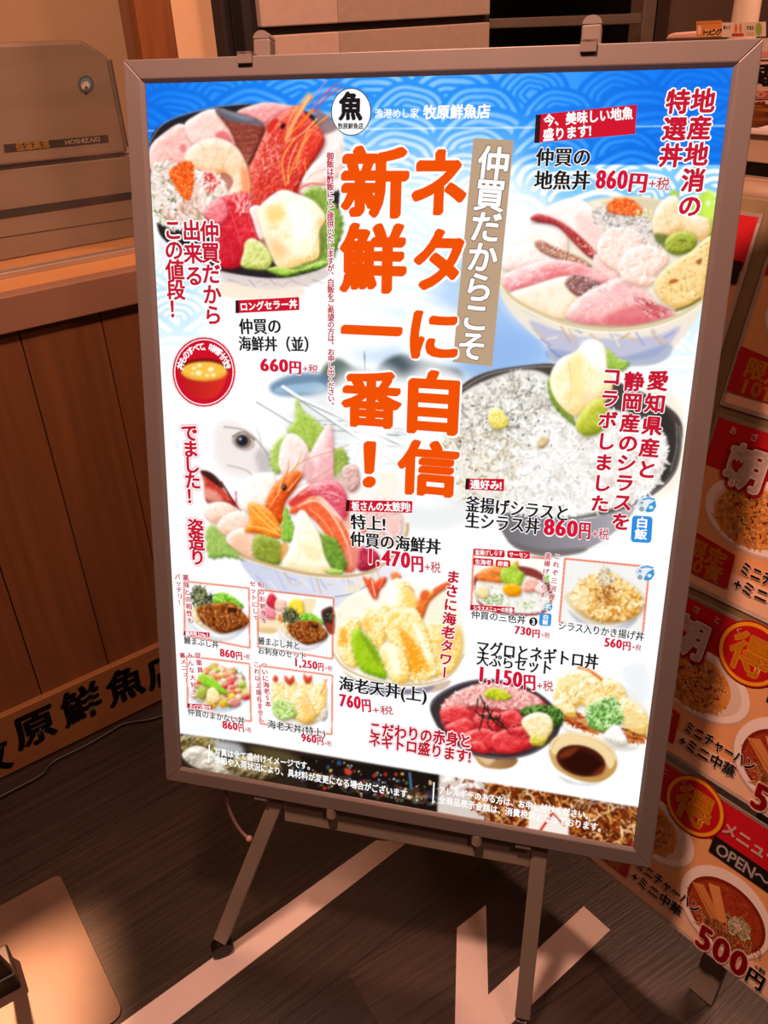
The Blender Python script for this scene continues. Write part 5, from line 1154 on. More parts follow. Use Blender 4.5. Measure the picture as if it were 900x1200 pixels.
    for q in ([(70, 220), (140, 200), (190, 240), (160, 280), (90, 270)], [(90, 280), (170, 250), (200, 290), (170, 330), (110, 310)], [(200, 240), (290, 230), (300, 290), (230, 300)], [(290, 240), (350, 220), (390, 260), (350, 290)], [(150, 320), (220, 290), (290, 310), (280, 370), (190, 360)], [(270, 320), (340, 290), (400, 310), (420, 350), (350, 385), (280, 375)], [(320, 300), (400, 280), (410, 320)], [(160, 350), (220, 340), (250, 385), (190, 375)]):
        g.B(q, '#e03a3e', '#fb9a92', '#a8121e', r=14, n=.25, ns=14)
    g.S([(90, 230), (380, 250), (400, 350), (160, 340)], 60, 30, 3, ['#f48880', '#c01c28', '#fbb4ac'], -20, 40, .5)
    g.B([(375, 235), (390, 210), (440, 200), (500, 205), (535, 240), (530, 280), (480, 280), (420, 250)], '#3c6424', '#7ca44c', '#1a3410', r=10, n=.9, ns=8); g.S([(380, 230), (440, 205), (530, 220), (535, 270), (450, 260)], 80, 22, 5, ['#5c8a38', '#1e3c10', '#8cb45c', '#2c5018'], None, 180, .8)
    g.B([(380, 270), (400, 240), (450, 228), (490, 245), (500, 290), (470, 330), (420, 325)], '#f6e4b4', '#fffdf0', '#d8b060', r=16, n=.35, ns=12); g.L([(400, 260), (440, 280), (460, 320)], 3, '#dcb870', .6)
    g.B([(412, 345), (420, 310), (450, 320), (480, 325), (460, 355), (430, 355)], '#dccc50', '#f8f2a0', '#a08c1c', r=10, n=.5, ns=7)
    g.B([(240, 165), (250, 140), (290, 135), (330, 155), (335, 175), (290, 180)], '#b8cc28', '#eef484', '#708c0c', r=8, n=.9, ns=6); g.S([(240, 160), (280, 138), (335, 165), (290, 180)], 50, 10, 4, ['#d8e44c', '#8aa818', '#f0c420'], None, 180)
    for a_ in ([(222, 165), (245, 215), (275, 260)], [(240, 190), (232, 240), (218, 300)], [(250, 200), (262, 250), (310, 290)], [(215, 240), (260, 245), (310, 275)], [(200, 220), (240, 250), (300, 250)], [(270, 220), (250, 270), (270, 300)], [(280, 240), (300, 270), (330, 300)], [(210, 215), (212, 175)], [(300, 235), (280, 285)]): g.L(a_, 5, '#1c2014', .95)
    g.P([(485, 370), (500, 330), (560, 305), (650, 320), (720, 360), (748, 410), (735, 460), (680, 495), (600, 490), (520, 450), (492, 410)], '#d8b478', 1.2, 1, col2='#b88848', ang=70)
    g.P([(520, 470), (600, 500), (690, 498), (640, 510), (560, 500)], '#8c8890', 5, .5)
    g.P([(495, 375), (520, 330), (570, 312), (650, 328), (710, 365), (738, 410), (720, 445), (690, 410), (600, 360), (520, 390)], '#eed6a4', 3, .9); g.L([(490, 372), (505, 335), (560, 309), (650, 324), (718, 364), (745, 412)], 5, '#f6e8c8', .95)
    g.E(608, 414, 96, 58, '#4a1a10', rot=14, blur=2); g.E(612, 420, 80, 46, '#2a0c08', rot=14, blur=12, a=.9); g.P([(520, 400), (560, 370), (600, 365), (560, 400)], '#8c3c1c', 6, .7); g.P([(680, 440), (700, 430), (690, 465), (650, 472)], '#7c3014', 6, .7)
    # ---------------- soup badge
    g.Z(170 + 25, 390, 9.0)
    g.Z(200, 390, 7.0)
    g.E(273, 322, 258, 285, '#c8102a', blur=1); 
    # bowl picture on the badge
    g.E(273, 322, 232, 260, '#d02030', blur=1, a=.0)
    g.P([(78, 300), (120, 240), (273, 215), (430, 240), (470, 300), (440, 420), (390, 500), (330, 540), (220, 540), (150, 490), (100, 400)], '#b21a1a', 1.5, 1, col2='#d8342a', ang=0)
    g.E(274, 300, 200, 92, '#7a1414', blur=2); g.E(274, 312, 188, 76, '#f0bc4c', blur=2); g.P([(90, 320), (274, 370), (460, 320), (430, 370), (330, 395), (220, 395), (120, 365)], '#e8a83a', 6, .7)
    for x, y, r_ in ((190, 290, 16), (235, 268, 18), (330, 300, 22), (230, 330, 24), (300, 350, 14), (350, 345, 18), (180, 335, 12)): g.E(x, y, r_, r_ * .8, '#fff2cc', blur=2)
    # ---------------- picture strip along the lower edge
    g.Z()
    strip = [(205, 858), (300, 871), (460, 898), (620, 924), (760, 947), (760, 1003), (620, 985), (460, 950), (300, 915), (205, 905)]
    g.P(strip, '#2c211a', .5, 1, sm=False)
    g.B([(213, 862), (250, 866), (270, 880), (235, 890), (213, 880)], '#6d5c34', '#b8a468', '#2a2010', r=6, n=.8, ns=6)
    g.B([(213, 885), (228, 874), (248, 880), (268, 895), (285, 905), (270, 912), (230, 900)], '#cfc6b4', '#fffaee', '#8a7c68', r=7, n=.6, ns=7); g.P([(250, 868), (280, 872), (285, 886), (262, 884)], '#b8babc', 3, .9)
    g.B([(262, 898), (290, 885), (320, 890), (330, 905), (300, 914)], '#8c7a54', '#d0be8c', '#3c3018', r=6, n=.8, ns=6); g.P([(290, 876), (330, 880), (350, 892), (320, 892)], '#5c5030', 4, .9); g.L([(213, 905), (235, 906)], 2, '#f0e6d8')
    g.P([(352, 885), (515, 908), (518, 952), (360, 925)], '#1a1310', 1, 1, sm=False)
    mk = [(358, 890), (510, 912), (512, 945), (362, 920)]
    g.S([(360, 905), (510, 930), (512, 945), (365, 918)], 160, 7, 3, ['#4c3a24', '#6a5234', '#2c2a2c', '#8c6c44', '#3c4a5c', '#5c2a20'], 10, 30, .8); g.D(mk, 70, 1.0, ['#ffe8b0', '#f6c878', '#ffffff', '#a8b4c8']); g.D(mk, 30, 2.0, ['#a83028', '#2c5078', '#c8a868', '#48623c'])
    g.P([(404, 900), (412, 903), (411, 908), (405, 907)], '#c8402c', .6); g.L([(480, 905), (482, 925)], 3, '#48688c')
    g.P([(515, 905), (575, 915), (570, 962), (512, 955)], '#cfc4bc', 1, 1, sm=False); g.S([(520, 908), (560, 912), (555, 930), (520, 925)], 30, 10, 4, ['#a05a40', '#e8d8d0', '#8c4a34', '#f6f0ea'], None, 180); g.L([(552, 950), (566, 935)], 2.4, '#c83828')
    fr = [(575, 916), (745, 945), (743, 992), (572, 964)]
    g.P(fr, '#6a3010', 1, 1, sm=False)
    g.S(fr, 900, 7, 2.2, ['#a85a1e', '#c88038', '#6a2a0c', '#e0a868', '#8c3c12', '#4c1a08', '#b86a28', '#7a180c', '#3c1408'], None, 180, .85); g.S(fr, 90, 12, 1.6, ['#f6d8a8', '#e8b870', '#fff0d8'], 30, 60, .7)
    g.P([(622, 942), (668, 948), (666, 980), (618, 972)], '#ece2d8', 1, 1, sm=False); g.L([(632, 975), (648, 952)], 3, '#c83c24'); g.L([(645, 950), (662, 968)], 2, '#b8503c')
    # faint wave prints on the white ground
    for cx, cy in ((240, 868), (705, 948)):
        for r_ in (34, 28, 22, 16): g.L([(cx - r_, cy), (cx - r_ * .7, cy - r_ * .35), (cx, cy - r_ * .5), (cx + r_ * .7, cy - r_ * .35), (cx + r_, cy)], 1.6, '#bfe0f6', .45)
    g.P([(490, 893), (620, 913), (760, 936), (760, 947.5), (620, 924.5), (490, 903.5)], '#ffffff', .5, 1, sm=False)
    g.P([(205, 856), (300, 869), (460, 896), (620, 922), (760, 945), (760, 947.5), (620, 924.5), (460, 898.5), (300, 871.5), (205, 858.5)], '#ffffff', .5, 1, sm=False)
    b_ = np.stack([g.blur(g.im[..., k].copy(), .6) for k in range(3)], -1)
    g.im[:] = np.clip(((b_ * .7 + g.im * .3) - .5) * 1.07 + .518, 0, 1)
    return g

# ---- poster sheet: colour grid sampled from the painting, plus crisp lettering
art = paint_poster()
GX, GY = 640, 910
def local_to_px(P):
    W_ = ST + P[:, :1] * SX + P[:, 1:2] * SU + SN * (-.0038) - CAMP
    q = W_ @ R_CAM
    return np.column_stack([q[:, 0] / q[:, 2] * FOC + 450, q[:, 1] / q[:, 2] * FOC + 600])
gx = np.linspace(-PW / 2 - .002, PW / 2 + .002, GX); gy = np.linspace(-PH / 2 - .002, PH / 2 + .002, GY)
G_ = np.array(np.meshgrid(gx, gy)).reshape(2, -1).T
pp = local_to_px(G_)
im2 = sum(art.im[a:art.H - 1 + a, b:art.W - 1 + b] for a in (0, 1) for b in (0, 1)) / 4
fx = np.clip((pp[:, 0] - art.x0) * art.s - 1, 0, im2.shape[1] - 2); fy = np.clip((pp[:, 1] - art.y0) * art.s - 1, 0, im2.shape[0] - 2)
ix, iy = fx.astype(int), fy.astype(int); tx, ty = (fx - ix)[:, None], (fy - iy)[:, None]
cc = (im2[iy, ix] * (1 - tx) + im2[iy, ix + 1] * tx) * (1 - ty) + (im2[iy + 1, ix] * (1 - tx) + im2[iy + 1, ix + 1] * tx) * ty
cc = np.clip(cc, 0, 1); cc = np.where(cc <= .04045, cc / 12.92, ((cc + .055) / 1.055) ** 2.4)
idx = np.arange(GX * GY).reshape(GY, GX)
quads = np.stack([idx[:-1, :-1], idx[:-1, 1:], idx[1:, 1:], idx[1:, :-1]], -1).reshape(-1, 4)
base = (np.column_stack([G_, np.zeros(len(G_))]), quads, cc)

I = Ink(lambda x, y: tuple(spx(x, y, -.0038)))
CRIM, BLK, ORG, WHT = '#c91a33', '#1e1a1a', '#f25205', '#ffffff'
def H(s, x0, y0, x1, y1, size, col=BLK, **k): I.text(s, (x0, y0), (x1, y1), size, col, k.pop('layer', 8), **k)
def Vt(s, x0, y0, x1, y1, size, col=CRIM, **k): I.text(s, (x0, y0), (x1, y1), size, col, k.pop('layer', 8), vert=True, **k)
MIN = dict(bold=(.036, .012)); GOT = dict(bold=(.035, .035)); BR = dict(bold=(.045, .030), slant=.6)
def tagbox(q, s, x0, y0, x1, y1, size, bar=4):
    I.poly(q, '#d3122e', 5)
    (ax, ay), (bx2, by2) = q[0], q[3]
    I.poly([(ax, ay), (ax + bar, ay - .2), (bx2 + bar, by2), (bx2, by2)], '#2a1418', 6)
    if s: H(s, x0, y0, x1, y1, size, WHT, **GOT)
def price(n, x0, y0, x1, y1, size, xe, ye, x2=None, xt=None, yt=None, small=.62, tax=True):
    H(n, x0, y0, x1, y1, size * 1.15, '#d5173a', bold=(.062, .02), out=WHT, ow=.09)
    if x2: H('円', x1 + .5, ye, x2, ye + (x2 - x1) * .06, size * .95, '#d5173a', bold=(.055, .02), out=WHT, ow=.08)
    if xt: H('+税', (x2 or x1) + 1, yt - .3, xt, yt + .6, size * small, '#c8404e', bold=(.012, .012), out=WHT, ow=.06)
# headline in orange brush letters
for ch, x, y, w_, h_ in (('ネ', 514.5, 214, 70, 84), ('タ', 515, 305, 68, 78), ('に', 508, 392, 66, 66), ('自', 507, 472, 78, 76), ('信', 502, 549, 72, 66),
                         ('新', 439, 214, 80, 86), ('鮮', 437, 303, 78, 83), ('一', 435, 388, 72, 70), ('番', 435, 468, 70, 68), ('！', 433, 544, 74, 66)):
    c_ = np.array(spx(x, y, -.0038)); ex = np.array(spx(x + w_ / 2, y, -.0038)) - np.array(spx(x - w_ / 2, y, -.0038)); ey = np.array(spx(x, y - h_ / 2, -.0038)) - np.array(spx(x, y + h_ / 2, -.0038))
    ex = np.array([np.linalg.norm(ex), 0]); ey = np.array([0, np.linalg.norm(ey)])
    if ch == '！': c_ = c_ + ex * .25
    I.put(ch, c_, ex, ey, srgb(WHT), 6, (.075, .075), nb=12)
    I.put(ch, c_, ex, ey, srgb(ORG), 8, (.052, .030), .65, nb=12)
    I.put(ch, c_, ex * .99, ey, srgb(ORG), 8, (.028, .040), -.3, nb=6)
# header: shop mark and name
I.ell(411.5, 131, 23.6, 28, '#2b2624', 5); I.ell(411.5, 131, 22.6, 27, WHT, 6)
H('魚', 397, 124.5, 425, 124.5, 34, BLK, bold=(.05, .04), slant=.5, layer=8); H('牧原鮮魚店', 396, 147.6, 426, 147.6, 7.5, BLK, bold=(.035, .025), layer=8)
H('漁港めし家', 439, 133, 491, 132.5, 12, WHT, bold=(.02, .015)); H('牧原鮮魚店', 496, 131.5, 575, 130.2, 17.5, WHT, bold=(.045, .03), slant=.5)
# tan strip
I.poly([(555, 162), (602, 164.5), (576.5, 429.5), (530.5, 424)], '#bfa184', 4)
Vt('仲買だからこそ', 578.5, 191, 553, 405, 37, WHT, bold=(.03, .022), slant=.6, out='#8c6f58', ow=.055)
# upper right
Vt('地産地消の', 824, 118, 808.5, 241, 28.5, CRIM, out=WHT, ow=.10, **BR); Vt('特選丼', 794.5, 119, 786.5, 182, 28.5, CRIM, out=WHT, ow=.10, **BR)
tagbox([(628, 134.5), (746.5, 122.5), (744.2, 157), (626, 167.5)], '', 0, 0, 0, 0, 0, 6)
H('今、美味しい地魚', 637, 141.5, 742, 132, 15.5, WHT, **GOT); H('盛ります!', 636, 158.5, 693, 152.5, 15.5, WHT, **GOT)
H('仲買の', 628, 184, 693, 184, 23, out=WHT, ow=.07, **MIN); H('地魚丼', 626, 211, 692, 211, 24, out=WHT, ow=.07, **MIN)
price('860', 698, 209, 736, 209.5, 26, 760, 213, 759, 785, 215)
# upper left
for s_, x0, y0, x1, y1 in (('仲買だから', 245.5, 271, 249.5, 369), ('出来る', 224.5, 270, 227.5, 323), ('この値段！', 202.5, 269, 207.5, 362)):
    Vt(s_, x0, y0, x1, y1, 22.5, CRIM, out=WHT, ow=.10, bold=(.036, .024), slant=.6)
Vt('御飯は酢飯にてご提供いたしますが、白飯をご希望の方は、お申し出ください。', 387, 183, 388.3, 475, 8.4, '#c01230', bold=(.03, .025), out='#ffffff', ow=.14)
tagbox([(276, 352), (350.5, 348), (350.8, 363.2), (276, 367)], 'ロングセラー丼', 281, 359.5, 348.5, 355.8, 11)
H('仲買の', 280, 382.5, 330, 382, 19.5, out=WHT, ow=.07, **MIN); H('海鮮丼（並）', 279.5, 402.5, 372, 403.5, 18.5, out=WHT, ow=.07, **MIN)
price('660', 304.5, 426.5, 338, 428, 18, 352, 430, 353.5, 373, 432)
# soup badge ring and arc lettering
I.ring(239, 436, 34.8, 38.6, 1.1, '#ffffff', 6); 
for k, ch in enumerate('丼ものすべて、味噌汁付き'):
    a = math.radians(196 + (344 - 196) * (k / 11.0)); cx, cy = 239 + 28.5 * math.cos(a), 437 + 31 * math.sin(a)
    c_ = np.array(spx(cx, cy, -.0038)); sc = .0092; d_ = a + math.pi / 2
    ex = np.array([math.cos(d_), -math.sin(d_)]) * sc; I.put(ch, c_, ex, np.array([-ex[1], ex[0]]), srgb(WHT), 8, (.035, .035))
Vt('でました！ 姿造り', 222, 507, 231.5, 653, 19.5, CRIM, out='#ffffff', ow=.09, out2='#f8c8cc', ow2=.16, **BR)
# centre
tagbox([(405.7, 586), (483.4, 587.2), (482.8, 601), (405, 599)], '板さんの太鼓判!', 412, 592.8, 481, 594.2, 11.5)
H('特上!', 410.5, 611, 452, 614, 19, out=WHT, ow=.08, **MIN); H('仲買の海鮮丼', 410, 631, 517, 641, 19, out=WHT, ow=.08, **MIN)
price('1,470', 428.5, 650, 481, 656, 22, 495, 660, 496.5, 516.5, 664.5)
tagbox([(546, 560.8), (591, 561.2), (590.4, 575.4), (545, 573.6)], '通好み!', 551, 567.4, 588, 568.8, 11.5)
H('釜揚げシラスと', 545.5, 590, 668, 602, 20, out=WHT, ow=.08, **MIN); H('生シラス丼', 545, 609, 633, 617, 20, out=WHT, ow=.08, **MIN)
price('860', 637, 616, 677.5, 619, 23, 692, 621, 692.5, 714, 625.5)
# right, red upright lettering
Vt('愛知県産と', 771, 446, 758, 550, 25, CRIM, out=WHT, ow=.08, **BR)
Vt('静岡産のシラスを', 743, 447, 727.5, 611, 24, CRIM, out=WHT, ow=.08, **BR)
Vt('コラボしました', 717, 441, 703, 590, 23, CRIM, out=WHT, ow=.08, **BR)
def rbox(x0, y0, x1, y1, col, layer=5, sk=0, r=3):
    pts = []
    for cx, cy, a0 in ((x1 - r, y0 + r, -90), (x1 - r, y1 - r, 0), (x0 + r, y1 - r, 90), (x0 + r, y0 + r, 180)):
        for t in range(0, 91, 30): a = math.radians(a0 + t); x, y = cx + r * math.cos(a), cy + r * math.sin(a); pts.append((x + sk * (y - y0) / (y1 - y0), y + (x - x0) * .06))
    I.poly(pts, col, layer)
rbox(741, 604, 765, 635, '#2f8fe0', 5, -2, 4); H('白', 745, 612, 760, 613, 13, WHT, **GOT); H('飯', 743.5, 625.5, 758.5, 626.5, 13, WHT, **GOT)
rbox(632.5, 718.3, 646.5, 733, '#3a96e2', 5, -1, 2.5); H('白', 636, 722.8, 643, 723.2, 6, WHT, **GOT); H('飯', 635.5, 729, 642.5, 729.4, 6, WHT, **GOT)
def mark(x, y, k):                            # small round blue and white emblem
    I.ell(x, y, 11 * k, 9.5 * k, '#e6f1f8', 5); I.poly([(x - 1 * k, y + 7 * k), (x + 4 * k, y - 1 * k), (x + 11 * k, y - 5 * k), (x + 12 * k, y + 2 * k), (x + 8 * k, y + 8 * k), (x + 2 * k, y + 9 * k)], '#3f9ad8', 6)
    I.poly([(x - 5 * k, y - 7 * k), (x + 4 * k, y - 9 * k), (x + 11 * k, y - 7 * k), (x + 10 * k, y - 5 * k), (x + 3 * k, y - 6.5 * k), (x - 4 * k, y - 5 * k)], '#58a8e0', 6)
    I.ell(x - 6 * k, y - 2 * k, 4 * k, 3.4 * k, '#cfdbe2', 6); I.ell(x - 5 * k, y + 5 * k, 3 * k, 3 * k, '#9aa8b0', 6); I.ell(x - 5 * k, y - 2.4 * k, 1 * k, 1 * k, '#30363a', 7); I.ell(x + 6 * k, y + 3 * k, 2.4 * k, 1.8 * k, WHT, 7)
mark(757, 591.5, 1.0); mark(755, 671.5, 1.0); mark(641.5, 711, .5)
# four small pictures: captions
SMB = dict(bold=(.02, .012), out=WHT, ow=.07)
def small_v(s, x0, y0, x1, y1, z): Vt(s, x0, y0, x1, y1, z, '#c8304a', bold=(.03, .022), out=WHT, ow=.09)
small_v('薬味との相性も', 217.6, 677, 223.2, 727, 7.4); small_v('バッチリ！', 208, 676, 212, 706, 7)
tagbox([(215.4, 739.6), (246, 741.4), (245.4, 746.8), (215, 744.6)], '鰻丼売上No.1', 217.5, 742.4, 244.5, 744, 5, 1)
H('鰻まぶし丼', 215.5, 749.5, 256.5, 755.5, 9.8, **SMB)
price('860', 257.4, 764, 275.5, 766.5, 11, 284, 768, 284, 293, 769.4)
small_v('旬のお刺身を', 305.4, 685, 310, 727, 7.4); small_v('セットにして', 296, 684, 300, 724, 7)
H('鰻まぶし丼と', 302, 750.5, 352, 757, 10, **SMB); H('お刺身のセット', 302, 761.5, 359.5, 769, 9.6, **SMB)
price('1,250', 344, 775.5, 372, 779.5, 11, 380, 781, 379.5, 389.5, 783)
small_v('従業員', 232, 768, 234.5, 785, 7.2); small_v('みんな大好き', 222.5, 768, 228, 811, 6.8); small_v('裏メニュー', 213.8, 768, 218.4, 797, 6.8)
tagbox([(220, 824.3), (249, 826.3), (248.6, 831.8), (219.4, 829.4)], 'ガッツリ飯のせ', 222, 827.2, 247.6, 829, 5, 1)
H('仲買のまかない丼', 220, 833.5, 287, 845, 9.6, **SMB)
price('860', 260.4, 848.5, 278.6, 851, 11, 287, 852.5, 286, 294.5, 855)
small_v('ついに海老5本', 309.5, 779.5, 314.2, 825, 7.6); small_v('これ以上盛れません', 300.5, 778.5, 306, 843, 6.9)
H('海老天丼(特上)', 313.5, 848, 381.5, 859.5, 10.6, **SMB)
price('960', 352.8, 863.5, 371, 866, 11, 380, 868, 379, 388.5, 871)
# right small pictures
for x0, y0, x1, s_ in ((554.5, 642.6, 591.5, '釜揚げしらす'), (594.5, 645, 621, 'サーモン'), (554.5, 653.6, 578, '生海老'), (581, 655.6, 598, '卵黄')):
    rbox(x0, y0, x1, y0 + 8.6, '#d4182c', 5, 0, 2); H(s_, x0 + 2, y0 + 4.6, x1 - 2, y0 + 5.8, 6.6, WHT, bold=(.02, .02))
small_v('これぞ三河産', 653, 652, 647, 699, 7.8); small_v('釜揚げしらす', 642.4, 651, 636, 697, 7.6)
tagbox([(551.4, 708.6), (603, 711.6), (602.4, 718), (551, 715)], 'シラスメニューの定番', 554.5, 712.2, 601, 715.2, 5.6, 1.2)
H('仲買の三色丼', 552, 719.6, 616.5, 726.6, 10.6, **SMB); I.ell(625, 728.4, 4.9, 5, BLK, 6); H('3', 622.6, 728.2, 627.4, 728.4, 9, WHT, **GOT)
price('730', 603, 737.4, 622.8, 740, 11.5, 633, 742, 633, 644.5, 744)
H('シラス入りかき揚げ丼', 654, 732.5, 755, 746.2, 11.4, **SMB)
price('560', 708, 751.8, 729, 754.4, 12.5, 739, 756.4, 739.4, 751.5, 758.5)
# lower centre
Vt('まさに海老タワー', 531, 676, 521, 788, 16.5, CRIM, out=WHT, ow=.09, **BR)
H('海老天丼(上)', 397, 800.5, 500.5, 815, 18.5, out=WHT, ow=.07, **MIN)
price('760', 397.5, 819.4, 423, 823, 17.5, 436, 826, 435, 461, 832)
H('こだわりの赤身と', 432.5, 853.2, 553, 869, 17.5, '#c4182e', out=WHT, ow=.08, out2='#f6c8cc', ow2=.13, **BR); H('ネギトロ盛ります!', 432, 866, 552, 887, 16.5, '#c4182e', out=WHT, ow=.08, out2='#f6c8cc', ow2=.13, **BR)
H('マグロとネギトロ丼', 558, 758, 701.5, 776, 19, out=WHT, ow=.05, **MIN); H('天ぷらセット', 558.5, 770.5, 648, 783.2, 18, out=WHT, ow=.05, **MIN)
price('1,150', 558.5, 788.4, 612.5, 796, 21.5, 628, 799, 628, 648.5, 803.5)
# notes on the lower strip
STR = dict(bold=(.03, .022), slant=.5)
I.line([(245.4, 873.5), (244.6, 893)], 1.6, WHT, 8); I.line([(508.6, 917.5), (507.4, 940)], 1.6, WHT, 8)
H('写真は全て盛付けイメージです。', 251, 880.4, 368, 898.5, 9.6, WHT, **STR)
H('季節や入荷状況により、具材料が変更になる場合がございます。', 251, 889.9, 486, 932, 9.9, WHT, **STR)
H('アレルギーのある方は、お申し付けください。', 514, 925.3, 695, 956.6, 10.2, WHT, **STR)
H('全商品表示金額は、消費税別となっております。', 514, 936.7, 710, 971, 10.2, WHT, **STR)
def pframe(V):
    return ST + V[:, :1] * SX + V[:, 1:2] * SU + SN * (V[:, 2:] - .0038)
poster = link(I.mesh('poster', pframe, 0.000012, print_mat('backlit poster print', 1.0), base), panel)

# ================================================================== THINGS ON THE FLOOR, LEFT
M_mat = mat('worn tan floor mat', '#614c3c', 0.5, noise=0.22, scale=9, bump=0.2, col2='#4a382b')
def rounded(c, e1, e2, r, n=6):
    """corner c rounded between directions e1, e2"""
    a, b = c + e1 * r, c + e2 * r
    return [(1 - t) ** 2 * a + 2 * t * (1 - t) * c + t * t * b for t in np.linspace(0, 1, n)]
m1, m2 = on_floor(70, 1025), on_floor(146, 1190)
ed = (m2 - m1) / np.linalg.norm(m2 - m1); lf = np.array([ed[1], -ed[0], 0])
if lf[0] > 0: lf = -lf
m3, m4 = m2 + lf * .62, m1 + lf * .62
pts = rounded(m1, lf, ed, .012) + rounded(m2, -ed, lf, .018) + [m3, m4]
mt = obj('floor_mat', slab(pts, (0, 0, .0025)), M_mat)
tag(mt, 'worn tan floor mat with a rounded corner at the lower left of the floor', 'mat')
k1, k2, k3 = on_floor(406, 1138), on_floor(537, 1058), on_floor(455, 1204)
e1 = (k2 - k1) / np.linalg.norm(k2 - k1); e2 = np.array([e1[1], -e1[0], 0])
if e2 @ (k3 - k1) < 0: e2 = -e2
pts = rounded(k1, e2, e1, .012) + [k1 + e1 * .42, k1 + e1 * .42 + e2 * .30, k1 + e2 * .30]
M_sheet = plank_mat('thin wood print sheet', '#1a130e', '#382a1f', math.atan2(e1[1], e1[0]), 0.09, 0.9, 0.4)
fs = obj('floor_sheet', slab(pts, (0, 0, .0008)), M_sheet)
tag(fs, 'thin dark wood print floor sheet under the white stripes in front of the easel', 'floor sheet')

# black stand whose foot shows at the left edge
stand = thing('black_sign_stand', 'black metal stand with a flat foot block at the lower left edge', 'stand')
p, q = on_floor(26, 1158), on_floor(-90, 1222)
d_ = (p - q) / np.linalg.norm(p - q); n_ = np.array([-d_[1], d_[0], 0])
if n_[1] < 0: n_ = -n_
M_blk = mat('black powder coat', '#0b0a09', 0.5)
obj('foot', slab([q, p, p + n_ * .055, q + n_ * .055], (0, 0, .034)), M_blk, stand, bevel=.003)
b0 = on_floor(8, 1140, .03); 
obj('post', bar(b0, b0 + Z3 * .62 - d_ * .16 + n_ * .10, d_, .016, .016), M_blk, stand, bevel=.002)


# black cord lying along the foot of the counter
cp_ = [on_floor(x, y, .004) for x, y in ((-40, 955), (15, 926), (48, 908), (62, 893), (100, 874), (128, 858), (141, 850), (156, 846), (176, 843), (205, 834), (240, 824))]
sm = []
for i in range(len(cp_) - 1):
    a, b, c, d = cp_[max(i - 1, 0)], cp_[i], cp_[i + 1], cp_[min(i + 2, len(cp_) - 1)]
    for t in np.arange(6) / 6: sm.append(.5 * (2 * b + (c - a) * t + (2 * a - 5 * b + 4 * c - d) * t * t + (3 * b - a - 3 * c + d) * t ** 3))
cord = obj('power_cord', tube(sm, .003, 8), M_blk, smooth=True)
tag(cord, 'black power cord snaking on the dark floor below the lettered name board', 'cord')

# ================================================================== DISPLAY COUNTER FAR RIGHT (behind the menu signboard)
RD = np.array([math.cos(math.radians(-38)), math.sin(math.radians(-38)), 0]); RN = np.array([RD[1], -RD[0], 0])
R0 = np.array([0.577, 0.817, 0]) * 1.36
if RN @ (CAMP - R0) < 0: RN = -RN
def onr(x, y, d=0.0): return on_plane(x, y, R0 + RN * d, RN)
def rpt(s, z, d=0.0): return R0 + RD * s + Z3 * z + RN * d
def rs(x, y): return float((onr(x, y) - R0) @ RD)
za, zb, zc, zd, ze = (float(onr(882, y)[2]) for y in (149, 156, 190, 209.5, 238.5))
sL, sR = rs(800, 160), rs(990, 160)
M_cream = mat('cream laminate', '#c9ac90', 0.5, noise=0.08, scale=7)
M_white = mat('white plastic edge', '#e9ddd0', 0.4)
dc = thing('display_counter', 'cream snack counter with a white shelf edge and round bumper rail behind the menu signboard', 'counter')
def rbx(nm, z0, z1, d0, d1, m, par=None, bev=.002):
    return obj(nm, slab([rpt(sL, z0, d1), rpt(sR, z0, d1), rpt(sR, z1, d1), rpt(sL, z1, d1)], -RN * (d1 - d0)), m, par or dc, bevel=bev)
rbx('shelf_top', zb, za, -.35, .012, M_white)
rbx('fascia', zc, zb - .0005, -.30, 0, M_cream)
rbx('dark_slot', zd, zc - .0005, -.30, -.03, M_blk)
rbx('lower_panel', 0.0, zd - .0005, -.30, -.006, M_cream)
zm = (zd + ze) / 2; rr = abs(zd - ze) / 2
obj('bumper_rail', tube([rpt(sL, zm, .012), rpt(sR, zm, .012)], rr, 20), M_cream, dc, smooth=True)
# picture price cards standing along the shelf
CG = 'food price cards on the snack counter'
def card(px, d, bg, bits, label, txt=()):
    P = [onr(x, y, d) for x, y in px]
    t = thing('price_card', label, 'price card', CG)
    obj('card', slab(P, -RN * .0012), mat('card stock', bg, 0.5), t)
    o_ = P[0]; ux = (P[1] - P[0]); uy = (P[3] - P[0])
    ik = Ink()
    for (kind, x, y, w_, h_, c_) in bits:
        if kind == 'r': ik.poly([(x, y), (x + w_, y), (x + w_, y + h_), (x, y + h_)], c_, 1)
        else: ik.ell(x, y, w_, h_, c_, 2)
    for s_, x0, x1, y, h_, c_ in txt: ik.text(s_, (x0, y), (x1, y), h_, c_, 3, bold=(.03, .03))
    fr = lambda V: o_ + V[:, :1] * ux + (1 - V[:, 1:2]) * uy * 0 + V[:, 1:2] * uy + RN * (V[:, 2:] + .0004)
    # text glyphs are laid out with y up: mirror the vertical axis
    for a_ in ik.v: pass
    l_ = link(ik.mesh('print', fr, .0002, print_mat('card ink', 0)), t)
    return t
def flip(bits): return bits
card([(816, 44), (845.5, 43), (845.5, 24.5), (816, 25)], -.06, '#d98a44', [('r', 0, .82, 1, .18, '#c9803c'), ('e', .14, .45, .08, .3, '#e8c8a8'), ('r', .28, .05, .70, .45, '#e0a868')], 'orange card with black topping lettering, left end of the shelf', [('トッピング', .28, .98, .30, .42, '#1c1512')])
card([(845.8, 43.5), (873, 43), (873, 26), (845.8, 26.5)], -.06, '#d8c4b0', [('r', .45, .04, .5, .2, '#b8281c'), ('e', .62, .6, .06, .3, '#d06a30'), ('e', .82, .6, .06, .3, '#c87a3c')], 'white card with two orange fried snacks and a red price bar', [('811', .08, .4, .68, .3, '#2a2420')])
